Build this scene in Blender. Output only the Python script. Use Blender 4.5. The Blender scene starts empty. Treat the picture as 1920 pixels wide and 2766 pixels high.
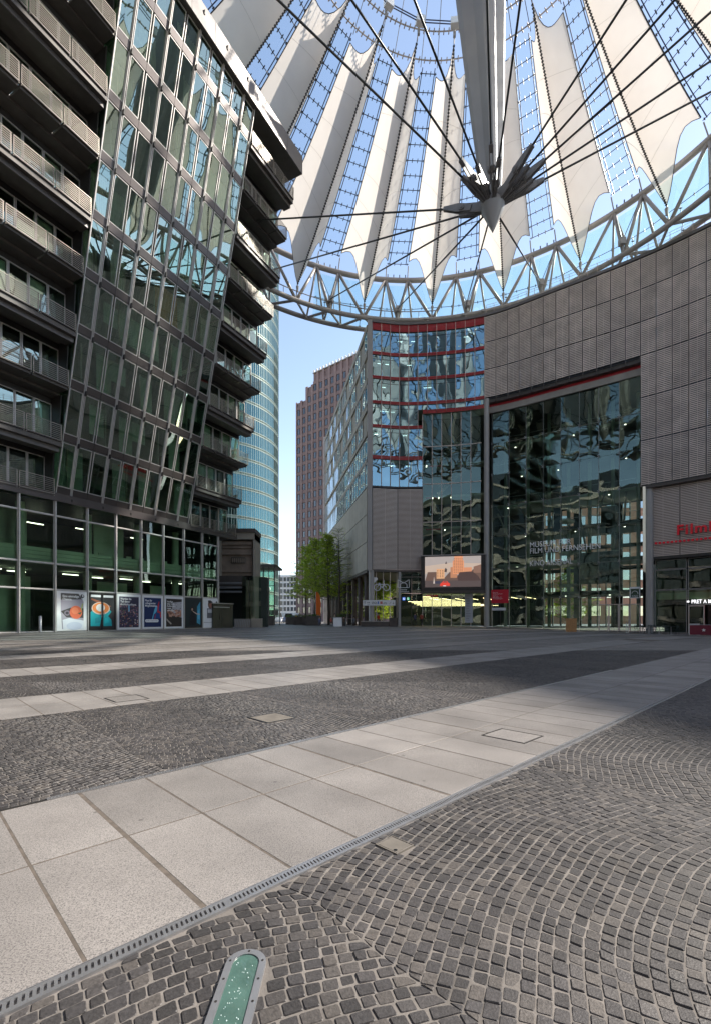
import bpy, math, random
import numpy as np
from mathutils import Vector, Matrix
random.seed(7); rng = np.random.default_rng(7)
S = bpy.context.scene
COL = S.collection
rad = math.radians

# ------------------------------------------------------------------ camera, sky, sun, exposure
cam_d = bpy.data.cameras.new('camera'); cam = bpy.data.objects.new('camera', cam_d); COL.objects.link(cam)
cam.location = (0, 0, 1.0); cam.rotation_euler = (rad(90), 0, 0)
cam_d.sensor_fit = 'HORIZONTAL'; cam_d.sensor_width = 36; cam_d.lens = 23.98
cam_d.shift_y = 289/1920; cam_d.clip_start = .05; cam_d.clip_end = 4000
S.camera = cam
SUN_EL, SUN_AZ = 39.5, 68.0          # azimuth clockwise from +Y
W = bpy.data.worlds.new('World'); S.world = W; W.use_nodes = True
nt = W.node_tree; nt.nodes.clear()
sky = nt.nodes.new('ShaderNodeTexSky'); sky.sky_type = 'NISHITA'; sky.sun_disc = False
sky.sun_elevation = rad(SUN_EL); sky.sun_rotation = rad(SUN_AZ); sky.altitude = 30
sky.air_density = .75; sky.dust_density = .15; sky.ozone_density = .3
bg = nt.nodes.new('ShaderNodeBackground'); bg.inputs[1].default_value = .15
wo = nt.nodes.new('ShaderNodeOutputWorld')
warm = nt.nodes.new('ShaderNodeVectorMath'); warm.operation = 'MULTIPLY'; warm.inputs[1].default_value = (1.12, .98, .84)
nt.links.new(sky.outputs[0], warm.inputs[0]); nt.links.new(warm.outputs[0], bg.inputs[0]); nt.links.new(bg.outputs[0], wo.inputs[0])
sd = bpy.data.lights.new('sun', 'SUN'); sun = bpy.data.objects.new('sun', sd); COL.objects.link(sun)
sd.energy = 3.0; sd.angle = rad(.9); sd.color = (1, .92, .82)
az, el = rad(SUN_AZ), rad(SUN_EL)
sdir = Vector((math.sin(az)*math.cos(el), math.cos(az)*math.cos(el), math.sin(el)))
sun.rotation_euler = sdir.to_track_quat('Z', 'Y').to_euler()
vs = S.view_settings; vs.view_transform = 'Standard'; vs.look = 'None'; vs.gamma = 1; vs.use_curve_mapping = False
vs.exposure = 1.5

# ------------------------------------------------------------------ materials
def mk(name, col, rough=.6, metal=0., var=0., vscale=3., bump=0., bscale=40., spec=.5, rand=0., emis=None, island=0.):
    m = bpy.data.materials.new(name); m.use_nodes = True; t = m.node_tree; N = t.nodes; L = t.links
    b = N['Principled BSDF']
    b.inputs['Base Color'].default_value = (*col, 1); b.inputs['Roughness'].default_value = rough
    b.inputs['Metallic'].default_value = metal; b.inputs['Specular IOR Level'].default_value = spec
    geo = N.new('ShaderNodeNewGeometry')
    last = None
    if var or rand or island:
        mul = None
        def chain(sock, lo, hi):
            nonlocal mul
            mr = N.new('ShaderNodeMapRange'); mr.inputs[3].default_value = lo; mr.inputs[4].default_value = hi
            L.new(sock, mr.inputs[0])
            if mul is None: mul = mr.outputs[0]
            else:
                mm = N.new('ShaderNodeMath'); mm.operation = 'MULTIPLY'; L.new(mul, mm.inputs[0]); L.new(mr.outputs[0], mm.inputs[1]); mul = mm.outputs[0]
        if var:
            nz = N.new('ShaderNodeTexNoise'); nz.inputs['Scale'].default_value = vscale; nz.inputs['Detail'].default_value = 6
            L.new(geo.outputs['Position'], nz.inputs['Vector']); 
            mr0 = N.new('ShaderNodeMapRange'); mr0.inputs[1].default_value = .3; mr0.inputs[2].default_value = .7
            L.new(nz.outputs[0], mr0.inputs[0]); chain(mr0.outputs[0], 1-var, 1+var)
        if rand:
            oi = N.new('ShaderNodeObjectInfo'); chain(oi.outputs['Random'], 1-rand, 1+rand)
        if island: chain(geo.outputs['Random Per Island'], 1-island, 1+island)
        vm = N.new('ShaderNodeVectorMath'); vm.operation = 'SCALE'; vm.inputs[0].default_value = col
        L.new(mul, vm.inputs['Scale']); L.new(vm.outputs[0], b.inputs['Base Color'])
    if bump:
        nz = N.new('ShaderNodeTexNoise'); nz.inputs['Scale'].default_value = bscale; nz.inputs['Detail'].default_value = 4
        L.new(geo.outputs['Position'], nz.inputs['Vector'])
        bp = N.new('ShaderNodeBump'); bp.inputs['Strength'].default_value = min(1, bump); bp.inputs['Distance'].default_value = .5/bscale
        L.new(nz.outputs[0], bp.inputs['Height']); L.new(bp.outputs[0], b.inputs['Normal'])
    if emis:
        b.inputs['Emission Color'].default_value = (*emis[0], 1); b.inputs['Emission Strength'].default_value = emis[1]
    return m

def mk_glass(name, tint, refl_tint, ior=2.0, add=0., wav=.3, wscale=.25, rough=0., alpha=1.):
    """architectural pane: fresnel mirror over a tinted see-through sheet"""
    m = bpy.data.materials.new(name); m.use_nodes = True; t = m.node_tree; N = t.nodes; L = t.links; N.clear()
    out = N.new('ShaderNodeOutputMaterial'); mix = N.new('ShaderNodeMixShader')
    tr = N.new('ShaderNodeBsdfTransparent'); tr.inputs[0].default_value = (*tint, 1)
    gl = N.new('ShaderNodeBsdfGlossy'); gl.inputs['Color'].default_value = (*refl_tint, 1); gl.inputs['Roughness'].default_value = rough
    fr = N.new('ShaderNodeFresnel'); fr.inputs[0].default_value = ior
    ad = N.new('ShaderNodeMath'); ad.operation = 'ADD'; ad.inputs[1].default_value = add; ad.use_clamp = True
    L.new(fr.outputs[0], ad.inputs[0]); L.new(ad.outputs[0], mix.inputs[0]); L.new(tr.outputs[0], mix.inputs[1]); L.new(gl.outputs[0], mix.inputs[2])
    L.new(mix.outputs[0], out.inputs[0])
    if wav:
        geo = N.new('ShaderNodeNewGeometry'); oi = N.new('ShaderNodeObjectInfo')
        va = N.new('ShaderNodeVectorMath'); va.operation = 'SCALE'; va.inputs[0].default_value = (37, 91, 53); L.new(oi.outputs['Random'], va.inputs['Scale'])
        vb = N.new('ShaderNodeVectorMath'); vb.operation = 'ADD'; L.new(geo.outputs['Position'], vb.inputs[0]); L.new(va.outputs[0], vb.inputs[1])
        nz = N.new('ShaderNodeTexNoise'); nz.inputs['Scale'].default_value = wscale; nz.inputs['Detail'].default_value = .6
        L.new(vb.outputs[0], nz.inputs['Vector'])
        bp = N.new('ShaderNodeBump'); bp.inputs['Strength'].default_value = wav; bp.inputs['Distance'].default_value = .1
        L.new(nz.outputs[0], bp.inputs['Height']); L.new(bp.outputs[0], gl.inputs['Normal'])
    return m

M = {}
M['truss'] = mk('painted_steel_grey', (.36, .335, .32), .45, .1, var=.06, vscale=1.5)
M['mast'] = mk('mast_steel', (.33, .315, .305), .45, .1, var=.05, vscale=.6)
M['hub'] = mk('hub_cast_steel', (.24, .23, .225), .45, .2, var=.08, vscale=2)
M['cable'] = mk('cable_steel', (.07, .068, .065), .4, .5)
M['bluecable'] = mk('blue_black_cable', (.025, .035, .09), .45)
M['dark'] = mk('dark_frame_metal', (.04, .037, .035), .4, .3, var=.15, vscale=2)
M['spandrel'] = mk('brown_grey_metal_sheet', (.105, .092, .09), .3, .65, var=.12, vscale=.7, rand=.06)
M['alu'] = mk('mullion_aluminium', (.52, .50, .48), .35, .35, var=.05, vscale=2)
M['soffit'] = mk('soffit_metal', (.085, .075, .068), .5, .2, var=.15, vscale=1.5)
M['fascia'] = mk('pale_fascia_metal', (.12, .11, .105), .4, .3, var=.08, vscale=.8)
M['louvre'] = mk('grey_louvre', (.56, .48, .43), .5, .1, var=.16, vscale=.9, rand=.10)
M['corrug'] = mk('corrugated_metal', (.56, .48, .43), .45, .2, var=.05, vscale=1)
M['red'] = mk('red_enamel', (.42, .016, .022), .4, 0, rand=.08)
M['blackjoint'] = mk('black_joint', (.012, .012, .012), .7)
M['backing'] = mk('blue_grey_backing', (.10, .11, .13), .12, .3, var=.25, vscale=.8, spec=.9)
M['concrete'] = mk('concrete', (.30, .275, .25), .8, var=.12, vscale=1.2, bump=.2, bscale=30)
M['clad'] = mk('pale_stone_cladding', (.31, .28, .23), .7, var=.1, vscale=.8, rand=.08)
M['stone'] = mk('old_sandstone', (.24, .19, .15), .85, var=.2, vscale=1.2, bump=.3, bscale=12)
M['brick'] = mk('red_brown_brick', (.215, .145, .14), .85, var=.14, vscale=.5, rand=.05)
M['brick2'] = mk('red_brown_brick_pier', (.25, .17, .16), .85, var=.12, vscale=.5)
M['salmon'] = mk('salmon_cladding', (.50, .27, .18), .8, var=.08, vscale=.6)
M['white'] = mk('white_paint', (.72, .72, .72), .5, var=.03)
M['black'] = mk('black_gloss', (.012, .012, .013), .25)
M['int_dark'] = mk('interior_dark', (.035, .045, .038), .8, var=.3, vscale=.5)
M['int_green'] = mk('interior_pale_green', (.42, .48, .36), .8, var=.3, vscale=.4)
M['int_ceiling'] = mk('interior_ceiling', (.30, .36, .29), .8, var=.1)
M['curtain'] = mk('curtain_cloth', (.60, .60, .52), .85, var=.15, vscale=2)
M['wood'] = mk('warm_wood', (.60, .33, .10), .5, var=.25, vscale=2)
M['blind'] = mk('green_grey_blind', (.42, .56, .44), .6, var=.12, vscale=.8, rand=.25)
M['person_dark'] = mk('dark_clothes', (.03, .03, .04), .8)
M['skin'] = mk('skin', (.45, .27, .19), .6)
M['bark'] = mk('bark', (.055, .042, .032), .9, var=.2, vscale=6)
M['lamp_on'] = mk('lit_lamp', (1, .8, .5), emis=((1, .78, .42), 2.6))
M['lampw_on'] = mk('lit_white_tube', (1, 1, 1), emis=((1, .95, .82), 2.2))
M['steel'] = mk('brushed_stainless', (.42, .42, .43), .38, .75, var=.08, vscale=12)
M['osb'] = mk('osb_board', (.42, .22, .09), .8, var=.3, vscale=18)
M['darkred'] = mk('dark_red_board', (.16, .012, .03), .5)
M['chairm'] = mk('dark_green_chair', (.02, .035, .035), .5)
M['planter'] = mk('brown_planter', (.085, .07, .06), .8, var=.2, vscale=2)
M['glass_bay'] = mk_glass('bay_glass', (.64, .84, .68), (.70, .86, .76), 2.0, .22, .3, .3)
M['glass_low'] = mk_glass('shop_glass', (.68, .86, .70), (.8, .9, .84), 1.55, .03, .25, .3)
M['glass_blue'] = mk_glass('blue_mirror_glass', (.22, .38, .42), (.55, .82, .92), 2.3, .25, .5, .45)
M['glass_atrium'] = mk_glass('atrium_glass', (.55, .68, .58), (.54, .70, .62), 1.75, .06, .5, .35)
M['glass_roof'] = mk_glass('roof_glass', (.90, .95, .97), (.8, .9, 1), 1.25, 0, 0)
M['glass_cler'] = mk_glass('clerestory_glass', (.72, .90, .90), (.8, .95, 1), 1.4, .02, 0)
M['glass_tower'] = mk_glass('tower_turquoise_glass', (.07, .22, .215), (.28, .56, .58), 1.9, .15, .15, .3)
M['glass_brickwin'] = mk('dark_window_glass', (.05, .06, .075), .15, 0, rand=.5, spec=.9)
M['glass_pale'] = mk_glass('side_pale_glass', (.35, .45, .48), (.85, .95, 1), 2.2, .25, .1, .5)

def mk_sail():
    m = bpy.data.materials.new('sail_membrane'); m.use_nodes = True; t = m.node_tree; N = t.nodes; L = t.links; N.clear()
    out = N.new('ShaderNodeOutputMaterial'); mix = N.new('ShaderNodeMixShader'); mix.inputs[0].default_value = .42
    d = N.new('ShaderNodeBsdfDiffuse'); tr = N.new('ShaderNodeBsdfTranslucent')
    geo = N.new('ShaderNodeNewGeometry'); nz = N.new('ShaderNodeTexNoise'); nz.inputs['Scale'].default_value = .5; nz.inputs['Detail'].default_value = 5
    L.new(geo.outputs['Position'], nz.inputs['Vector'])
    cr = N.new('ShaderNodeValToRGB'); cr.color_ramp.elements[0].position = .3; cr.color_ramp.elements[0].color = (.68, .64, .60, 1)
    cr.color_ramp.elements[1].position = .7; cr.color_ramp.elements[1].color = (.78, .745, .70, 1)
    L.new(nz.outputs[0], cr.inputs[0]); L.new(cr.outputs[0], d.inputs[0]); tr.inputs[0].default_value = (.78, .73, .67, 1)
    L.new(d.outputs[0], mix.inputs[1]); L.new(tr.outputs[0], mix.inputs[2]); L.new(mix.outputs[0], out.inputs[0]); return m
M['sail'] = mk_sail()
M['seam'] = mk('sail_seam', (.45, .42, .38), .8)

def mk_granite():
    m = mk('light_granite', (.4, .38, .36), .5, spec=.3); t = m.node_tree; N = t.nodes; L = t.links; b = N['Principled BSDF']
    geo = N.new('ShaderNodeNewGeometry')
    n1 = N.new('ShaderNodeTexNoise'); n1.inputs['Scale'].default_value = 190; n1.inputs['Detail'].default_value = 3; n1.inputs['Roughness'].default_value = .8
    n2 = N.new('ShaderNodeTexNoise'); n2.inputs['Scale'].default_value = 1.6; n2.inputs['Detail'].default_value = 7
    L.new(geo.outputs['Position'], n1.inputs['Vector']); L.new(geo.outputs['Position'], n2.inputs['Vector'])
    r1 = N.new('ShaderNodeValToRGB'); e = r1.color_ramp.elements
    e[0].position = .36; e[0].color = (.10, .095, .095, 1); e[1].position = .50; e[1].color = (.31, .288, .27, 1)
    x = e.new(.62); x.color = (.38, .355, .33, 1)
    L.new(n1.outputs[0], r1.inputs[0])
    mr = N.new('ShaderNodeMapRange'); mr.inputs[1].default_value = .25; mr.inputs[2].default_value = .75; mr.inputs[3].default_value = .62; mr.inputs[4].default_value = 1.06
    L.new(n2.outputs[0], mr.inputs[0])
    oi = N.new('ShaderNodeObjectInfo'); m2 = N.new('ShaderNodeMapRange'); m2.inputs[3].default_value = .84; m2.inputs[4].default_value = 1.08; L.new(oi.outputs['Random'], m2.inputs[0])
    m3 = N.new('ShaderNodeMapRange'); m3.inputs[3].default_value = .95; m3.inputs[4].default_value = 1.05; L.new(geo.outputs['Random Per Island'], m3.inputs[0])
    a = N.new('ShaderNodeMath'); a.operation = 'MULTIPLY'; L.new(mr.outputs[0], a.inputs[0]); L.new(m2.outputs[0], a.inputs[1])
    a2 = N.new('ShaderNodeMath'); a2.operation = 'MULTIPLY'; L.new(a.outputs[0], a2.inputs[0]); L.new(m3.outputs[0], a2.inputs[1])
    vo = N.new('ShaderNodeTexVoronoi'); vo.inputs['Scale'].default_value = 3.2; L.new(geo.outputs['Position'], vo.inputs['Vector'])
    sp_ = N.new('ShaderNodeMapRange'); sp_.inputs[1].default_value = .03; sp_.inputs[2].default_value = .045; sp_.inputs[3].default_value = .55; sp_.inputs[4].default_value = 1.0; L.new(vo.outputs['Distance'], sp_.inputs[0])
    a3 = N.new('ShaderNodeMath'); a3.operation = 'MULTIPLY'; L.new(a2.outputs[0], a3.inputs[0]); L.new(sp_.outputs[0], a3.inputs[1]); a2 = a3
    vm = N.new('ShaderNodeVectorMath'); vm.operation = 'SCALE'; L.new(r1.outputs[0], vm.inputs[0]); L.new(a2.outputs[0], vm.inputs['Scale'])
    L.new(vm.outputs[0], b.inputs['Base Color']); return m
M['granite'] = mk_granite()
def mk_cobble():
    m = mk('dark_basalt_cobble', (.06, .056, .055), .55, spec=.45, bump=.5, bscale=160); t = m.node_tree; N = t.nodes; L = t.links; b = N['Principled BSDF']
    geo = N.new('ShaderNodeNewGeometry'); oi = N.new('ShaderNodeObjectInfo')
    n1 = N.new('ShaderNodeTexNoise'); n1.inputs['Scale'].default_value = 90; n1.inputs['Detail'].default_value = 5
    L.new(geo.outputs['Position'], n1.inputs['Vector'])
    n2 = N.new('ShaderNodeTexNoise'); n2.inputs['Scale'].default_value = .9; n2.inputs['Detail'].default_value = 4
    L.new(geo.outputs['Position'], n2.inputs['Vector'])
    ad = N.new('ShaderNodeMath'); ad.operation = 'ADD'; L.new(oi.outputs['Random'], ad.inputs[0]); L.new(geo.outputs['Random Per Island'], ad.inputs[1])
    fr = N.new('ShaderNodeMath'); fr.operation = 'FRACT'; L.new(ad.outputs[0], fr.inputs[0])
    r = N.new('ShaderNodeValToRGB'); e = r.color_ramp.elements
    e[0].position = 0; e[0].color = (.036, .033, .032, 1); e[1].position = 1; e[1].color = (.088, .078, .070, 1)
    x = e.new(.6); x.color = (.054, .050, .050, 1)
    L.new(fr.outputs[0], r.inputs[0])
    mr = N.new('ShaderNodeMapRange'); mr.inputs[1].default_value = .25; mr.inputs[2].default_value = .75; mr.inputs[3].default_value = .65; mr.inputs[4].default_value = 1.4; L.new(n1.outputs[0], mr.inputs[0])
    mr2 = N.new('ShaderNodeMapRange'); mr2.inputs[1].default_value = .3; mr2.inputs[2].default_value = .7; mr2.inputs[3].default_value = .7; mr2.inputs[4].default_value = 1.4; L.new(n2.outputs[0], mr2.inputs[0])
    a = N.new('ShaderNodeMath'); a.operation = 'MULTIPLY'; L.new(mr.outputs[0], a.inputs[0]); L.new(mr2.outputs[0], a.inputs[1])
    vm = N.new('ShaderNodeVectorMath'); vm.operation = 'SCALE'; L.new(r.outputs[0], vm.inputs[0]); L.new(a.outputs[0], vm.inputs['Scale'])
    L.new(vm.outputs[0], b.inputs['Base Color']); return m
M['cobble'] = mk_cobble()
M['mortar'] = mk('sandy_mortar', (.175, .158, .142), .9, var=.4, vscale=5, bump=.4, bscale=120)
def mk_farcobble():
    m = mk('far_cobble_paving', (.1, .1, .1), .6, spec=.4); t = m.node_tree; N = t.nodes; L = t.links; b = N['Principled BSDF']
    geo = N.new('ShaderNodeNewGeometry')
    v = N.new('ShaderNodeTexVoronoi'); v.feature = 'F1'; v.inputs['Scale'].default_value = 17; v.inputs['Randomness'].default_value = .6
    v2 = N.new('ShaderNodeTexVoronoi'); v2.feature = 'DISTANCE_TO_EDGE'; v2.inputs['Scale'].default_value = 17; v2.inputs['Randomness'].default_value = .6
    L.new(geo.outputs['Position'], v.inputs['Vector']); L.new(geo.outputs['Position'], v2.inputs['Vector'])
    r = N.new('ShaderNodeValToRGB'); e = r.color_ramp.elements; e[0].position = .05; e[0].color = (.25, .228, .205, 1); e[1].position = .1; e[1].color = (.072, .067, .065, 1)
    L.new(v2.outputs['Distance'], r.inputs[0])
    n2 = N.new('ShaderNodeTexNoise'); n2.inputs['Scale'].default_value = .7; n2.inputs['Detail'].default_value = 6; L.new(geo.outputs['Position'], n2.inputs['Vector'])
    mr = N.new('ShaderNodeMapRange'); mr.inputs[1].default_value = .3; mr.inputs[2].default_value = .7; mr.inputs[3].default_value = .75; mr.inputs[4].default_value = 1.3; L.new(n2.outputs[0], mr.inputs[0])
    vm = N.new('ShaderNodeVectorMath'); vm.operation = 'SCALE'; L.new(r.outputs[0], vm.inputs[0]); L.new(mr.outputs[0], vm.inputs['Scale'])
    L.new(vm.outputs[0], b.inputs['Base Color']); return m
M['farcobble'] = mk_farcobble()
def mk_leaf(name, c):
    m = mk(name, c, .6, island=.45, rand=.1); t = m.node_tree; N = t.nodes; L = t.links; b = N['Principled BSDF']
    tr = N.new('ShaderNodeBsdfTranslucent'); tr.inputs[0].default_value = (c[0]*1.9, c[1]*1.7, c[2]*.8, 1)
    mx = N.new('ShaderNodeMixShader'); mx.inputs[0].default_value = .45
    o = N['Material Output']; L.new(b.outputs[0], mx.inputs[1]); L.new(tr.outputs[0], mx.inputs[2]); L.new(mx.outputs[0], o.inputs[0]); return m
M['leaf'] = mk_leaf('spring_leaf', (.23, .32, .04))
M['leaf2'] = mk_leaf('dark_leaf', (.04, .09, .02))

# ------------------------------------------------------------------ helpers
PW = {}      # world matrices of things
CAMP = Vector((0, 0, 1.0))
def V3(p, z=None):
    return Vector(p) if z is None else Vector((p[0], p[1], z))
def tagp(o, label=None, cat=None, group=None, kind=None):
    if label: o['label'] = label
    if cat: o['category'] = cat
    if group: o['group'] = group
    if kind: o['kind'] = kind
    return o
def empty(name, loc, label, cat, group=None, rz=0):
    o = bpy.data.objects.new(name, None); COL.objects.link(o); o.location = loc; o.rotation_euler = (0, 0, rz); o.empty_display_size = .2
    PW[o.name] = Matrix.Translation(loc) @ Matrix.Rotation(rz, 4, 'Z'); return tagp(o, label, cat, group)
def place(o, parent, Mw=None):
    Mw = Mw or Matrix()
    PW[o.name] = Mw
    if parent is not None:
        o.parent = parent; o.matrix_basis = PW[parent.name].inverted() @ Mw
    else: o.matrix_basis = Mw
    return o
def inst(name, me, parent, Mw, **k):
    o = bpy.data.objects.new(name, me); COL.objects.link(o); place(o, parent, Mw); return tagp(o, **k)
class MB:
    def __init__(s): s.v = []; s.f = []; s.m = []; s.mi = 0
    def face(s, pts):
        b = len(s.v); s.v.extend(tuple(p) for p in pts); s.f.append(tuple(range(b, b+len(pts)))); s.m.append(s.mi)
    def hexa(s, c):     # 8 corners: bottom 0-3, top 4-7
        b = len(s.v); s.v.extend(tuple(p) for p in c)
        for q in ((0, 3, 2, 1), (4, 5, 6, 7), (0, 1, 5, 4), (1, 2, 6, 5), (2, 3, 7, 6), (3, 0, 4, 7)):
            s.f.append(tuple(b+i for i in q)); s.m.append(s.mi)
    def box(s, x0, x1, y0, y1, z0, z1):
        s.hexa([(x0, y0, z0), (x1, y0, z0), (x1, y1, z0), (x0, y1, z0), (x0, y0, z1), (x1, y0, z1), (x1, y1, z1), (x0, y1, z1)])
    def seg(s, p, q, z0, z1, o0, o1, n):   # box on the plan segment p-q, offsets o0..o1 along n
        n = Vector((n[0], n[1])); a = Vector(p[:2]); b = Vector(q[:2])
        k = [a+n*o1, b+n*o1, b+n*o0, a+n*o0]
        s.hexa([(c.x, c.y, z0) for c in k]+[(c.x, c.y, z1) for c in k])
    def obox(s, c, ax, ay, az):
        c = Vector(c)
        s.hexa([c-ax-ay-az, c+ax-ay-az, c+ax+ay-az, c-ax+ay-az, c-ax-ay+az, c+ax-ay+az, c+ax+ay+az, c-ax+ay+az])
    def tube(s, p, q, r, n=6, r2=None, caps=True):
        p = Vector(p); q = Vector(q); d = q-p
        if d.length < 1e-6: return
        d.normalize(); u = d.cross(Vector((0, 0, 1)) if abs(d.z) < .95 else Vector((1, 0, 0))).normalized(); w = d.cross(u)
        r2 = r if r2 is None else r2; b = len(s.v)
        for (c, rr) in ((p, r), (q, r2)):
            for i in range(n):
                a = 2*math.pi*i/n; s.v.append(tuple(c+u*(math.cos(a)*rr)+w*(math.sin(a)*rr)))
        for i in range(n):
            j = (i+1) % n; s.f.append((b+i, b+j, b+n+j, b+n+i)); s.m.append(s.mi)
        if caps: s.f.append(tuple(b+i for i in range(n))[::-1]); s.m.append(s.mi); s.f.append(tuple(b+n+i for i in range(n))); s.m.append(s.mi)
    def path(s, pts, r, n=6):
        for a, b in zip(pts[:-1], pts[1:]): s.tube(a, b, r, n, caps=False)
    def lathe(s, prof, c=(0, 0, 0), n=12):
        b = len(s.v)
        for (r, z) in prof:
            for i in range(n): a = 2*math.pi*i/n; s.v.append((c[0]+r*math.cos(a), c[1]+r*math.sin(a), c[2]+z))
        for k in range(len(prof)-1):
            for i in range(n):
                j = (i+1) % n; s.f.append((b+k*n+i, b+k*n+j, b+(k+1)*n+j, b+(k+1)*n+i)); s.m.append(s.mi)
    def mesh(s, name, mats, smooth=False):
        me = bpy.data.meshes.new(name); me.from_pydata(s.v, [], s.f)
        for m in (mats if isinstance(mats, (list, tuple)) else [mats]): me.materials.append(m)
        if any(s.m): me.polygons.foreach_set('material_index', s.m)
        if smooth: me.polygons.foreach_set('use_smooth', [True]*len(s.f))
        me.update(); return me
    def build(s, name, mats, parent=None, Mw=None, smooth=False, **k):
        return inst(name, s.mesh(name, mats, smooth), parent, Mw, **k)
def fastmesh(name, v, f, mat):
    me = bpy.data.meshes.new(name); v = np.asarray(v, dtype=np.float32); f = np.asarray(f, dtype=np.int32); n, k = f.shape
    me.vertices.add(len(v)); me.vertices.foreach_set('co', v.ravel()); me.loops.add(n*k); me.loops.foreach_set('vertex_index', f.ravel())
    me.polygons.add(n); me.polygons.foreach_set('loop_start', np.arange(0, n*k, k, dtype=np.int32)); me.polygons.foreach_set('loop_total', np.full(n, k, dtype=np.int32))
    me.polygons.foreach_set('use_smooth', np.zeros(n, dtype=bool)); me.materials.append(mat); me.update(calc_edges=True); me.validate(); return me
def frame_m(o, x, z):
    """matrix with origin o, local x, local z(up), y = z cross x (into the wall is +y)"""
    x = Vector(x).normalized(); z = Vector(z).normalized(); y = z.cross(x).normalized()
    m = Matrix((x, y, z)).transposed().to_4x4(); m.translation = Vector(o); return m
CACHE = {}
def winmesh(w, h, fr=.06, dep=.12, mat='alu', bars=()):
    k = ('win', round(w, 2), round(h, 2), fr, dep, mat, bars)
    if k not in CACHE:
        b = MB(); b.box(0, w, -dep/2, dep/2, 0, fr); b.box(0, w, -dep/2, dep/2, h-fr, h); b.box(0, fr, -dep/2, dep/2, fr, h-fr); b.box(w-fr, w, -dep/2, dep/2, fr, h-fr)
        for z in bars: b.box(fr, w-fr, -dep/2*.8, dep/2*.8, z-fr*.4, z+fr*.4)
        CACHE[k] = b.mesh('window', M[mat])
    return CACHE[k]
def panemesh(w, h, mat, th=.012, key=''):
    k = ('pane', round(w, 2), round(h, 2), mat, key)
    if k not in CACHE:
        b = MB(); b.face([(0, 0, 0), (w, 0, 0), (w, 0, h), (0, 0, h)]); CACHE[k] = b.mesh('pane', M[mat])
    return CACHE[k]
def window(parent, o, x, z, w, h, gmat, fr=.06, dep=.12, mat='alu', bars=(), tilt=0):
    Mw = frame_m(o, x, z); f = inst('window', winmesh(w, h, fr, dep, mat, bars), parent, Mw)
    T = Matrix.Rotation(random.gauss(0, tilt), 4, 'Z') @ Matrix.Rotation(random.gauss(0, tilt), 4, 'X') if tilt else Matrix()
    inst('pane', panemesh(w-2*fr, h-2*fr, gmat), f, Mw @ Matrix.Translation((fr, 0, fr)) @ T); return f
def flat_poly(name, pts, mat, Mw, parent, off=0, **k):
    b = MB(); b.face([(x, -off, y) for x, y in pts]); return b.build(name, mat, parent, Mw, **k)
def ell(cx, cy, rx, ry=None, n=20, a0=0, a1=2*math.pi):
    ry = ry or rx; return [(cx+rx*math.cos(a0+(a1-a0)*i/n), cy+ry*math.sin(a0+(a1-a0)*i/n)) for i in range(n)]
def rect(x0, y0, x1, y1): return [(x0, y0), (x1, y0), (x1, y1), (x0, y1)]
PM = {}
def col(c, rough=.6, e=0):
    k = (tuple(c), rough, e)
    if k not in PM: PM[k] = mk('print_colour', c, rough, emis=((c), e) if e else None)
    return PM[k]
def text(s, size, mat, Mw, parent=None, name='lettering', width=None, ext=.0, off=0., bold=0., spacing=.95, xs=1.0, **k):
    c = bpy.data.curves.new('t', 'FONT'); c.body = s; c.size = size; c.extrude = ext; c.offset = bold; c.space_line = spacing; c.resolution_u = 3
    t = bpy.data.objects.new('t', c); me = bpy.data.meshes.new_from_object(t)
    n = len(me.vertices); co = np.empty(n*3); me.vertices.foreach_get('co', co); co = co.reshape(-1, 3)
    if width: xs = width/(co[:, 0].max()-co[:, 0].min())
    out = np.stack([co[:, 0]*xs, -co[:, 2]-off, co[:, 1]], 1); me.vertices.foreach_set('co', out.ravel()); me.materials.clear(); me.materials.append(mat); me.update()
    bpy.data.objects.remove(t); bpy.data.curves.remove(c); me.name = name
    return inst(name, me, parent, Mw, **k)
def smoothstep(x): x = max(0, min(1, x)); return x*x*(3-2*x)
def g(x, y):       # ground height: the plaza falls gently towards the right-hand side
    return -.55*smoothstep((x-11)/24)*smoothstep((y-16)/22)+.05*smoothstep((-x-8)/8)*smoothstep((y-25)/10)
# ------------------------------------------------------------------ ground
D1 = (.712, .702); D2 = (-.702, .712)
def PQ(p, q): return (.712*p-.702*q, .702*p+.712*q)
def XY2PQ(x, y): return (x*.712+y*.702, -x*.702+y*.712)
def axis(lim, near, step, grow):
    a = [0.]
    while a[-1] < lim: a.append(a[-1]+(step if a[-1] < near else (a[-1]-near)*grow+step))
    return a
xs = sorted(set([-v for v in axis(1500, 60, 4, .5)]+axis(1500, 60, 4, .5))); ys = sorted(set([-v for v in axis(400, 20, 6, .6)]+axis(2500, 90, 3, .4)))
v = []; f = []
for y in ys:
    for x in xs: v.append((x, y, g(x, y)-.012))
nx = len(xs)
for j in range(len(ys)-1):
    for i in range(nx-1): a = j*nx+i; f.append((a, a+1, a+nx+1, a+nx))
gm = bpy.data.meshes.new('ground'); gm.from_pydata(v, [], f); gm.materials.append(M['farcobble'])
ground = inst('plaza_ground', gm, None, Matrix(), kind='structure')
b = MB(); b.face([(-14, -2, -.0018), (14, -2, -.0018), (14, 15.2, -.0018), (-14, 15.2, -.0018)])
b.build('mortar_bed', M['mortar'], ground)
K = [(1.525+4.235*k, 1.525+4.235*k+1.51) for k in range(22)]
def inview(x, y, m=.4): return y > .85 and abs(x) < .79*y+m
b = MB()
for (q0, q1) in K[:6]: b.face([(*PQ(p, q) , .0033) for p, q in ((-9, q0+.002), (26, q0+.002), (26, q1-.002), (-9, q1-.002))])
b.build('slab_joint_bed', mk('dark_joint_sand', (.12, .10, .082), .9, var=.3, vscale=20), ground)
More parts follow.
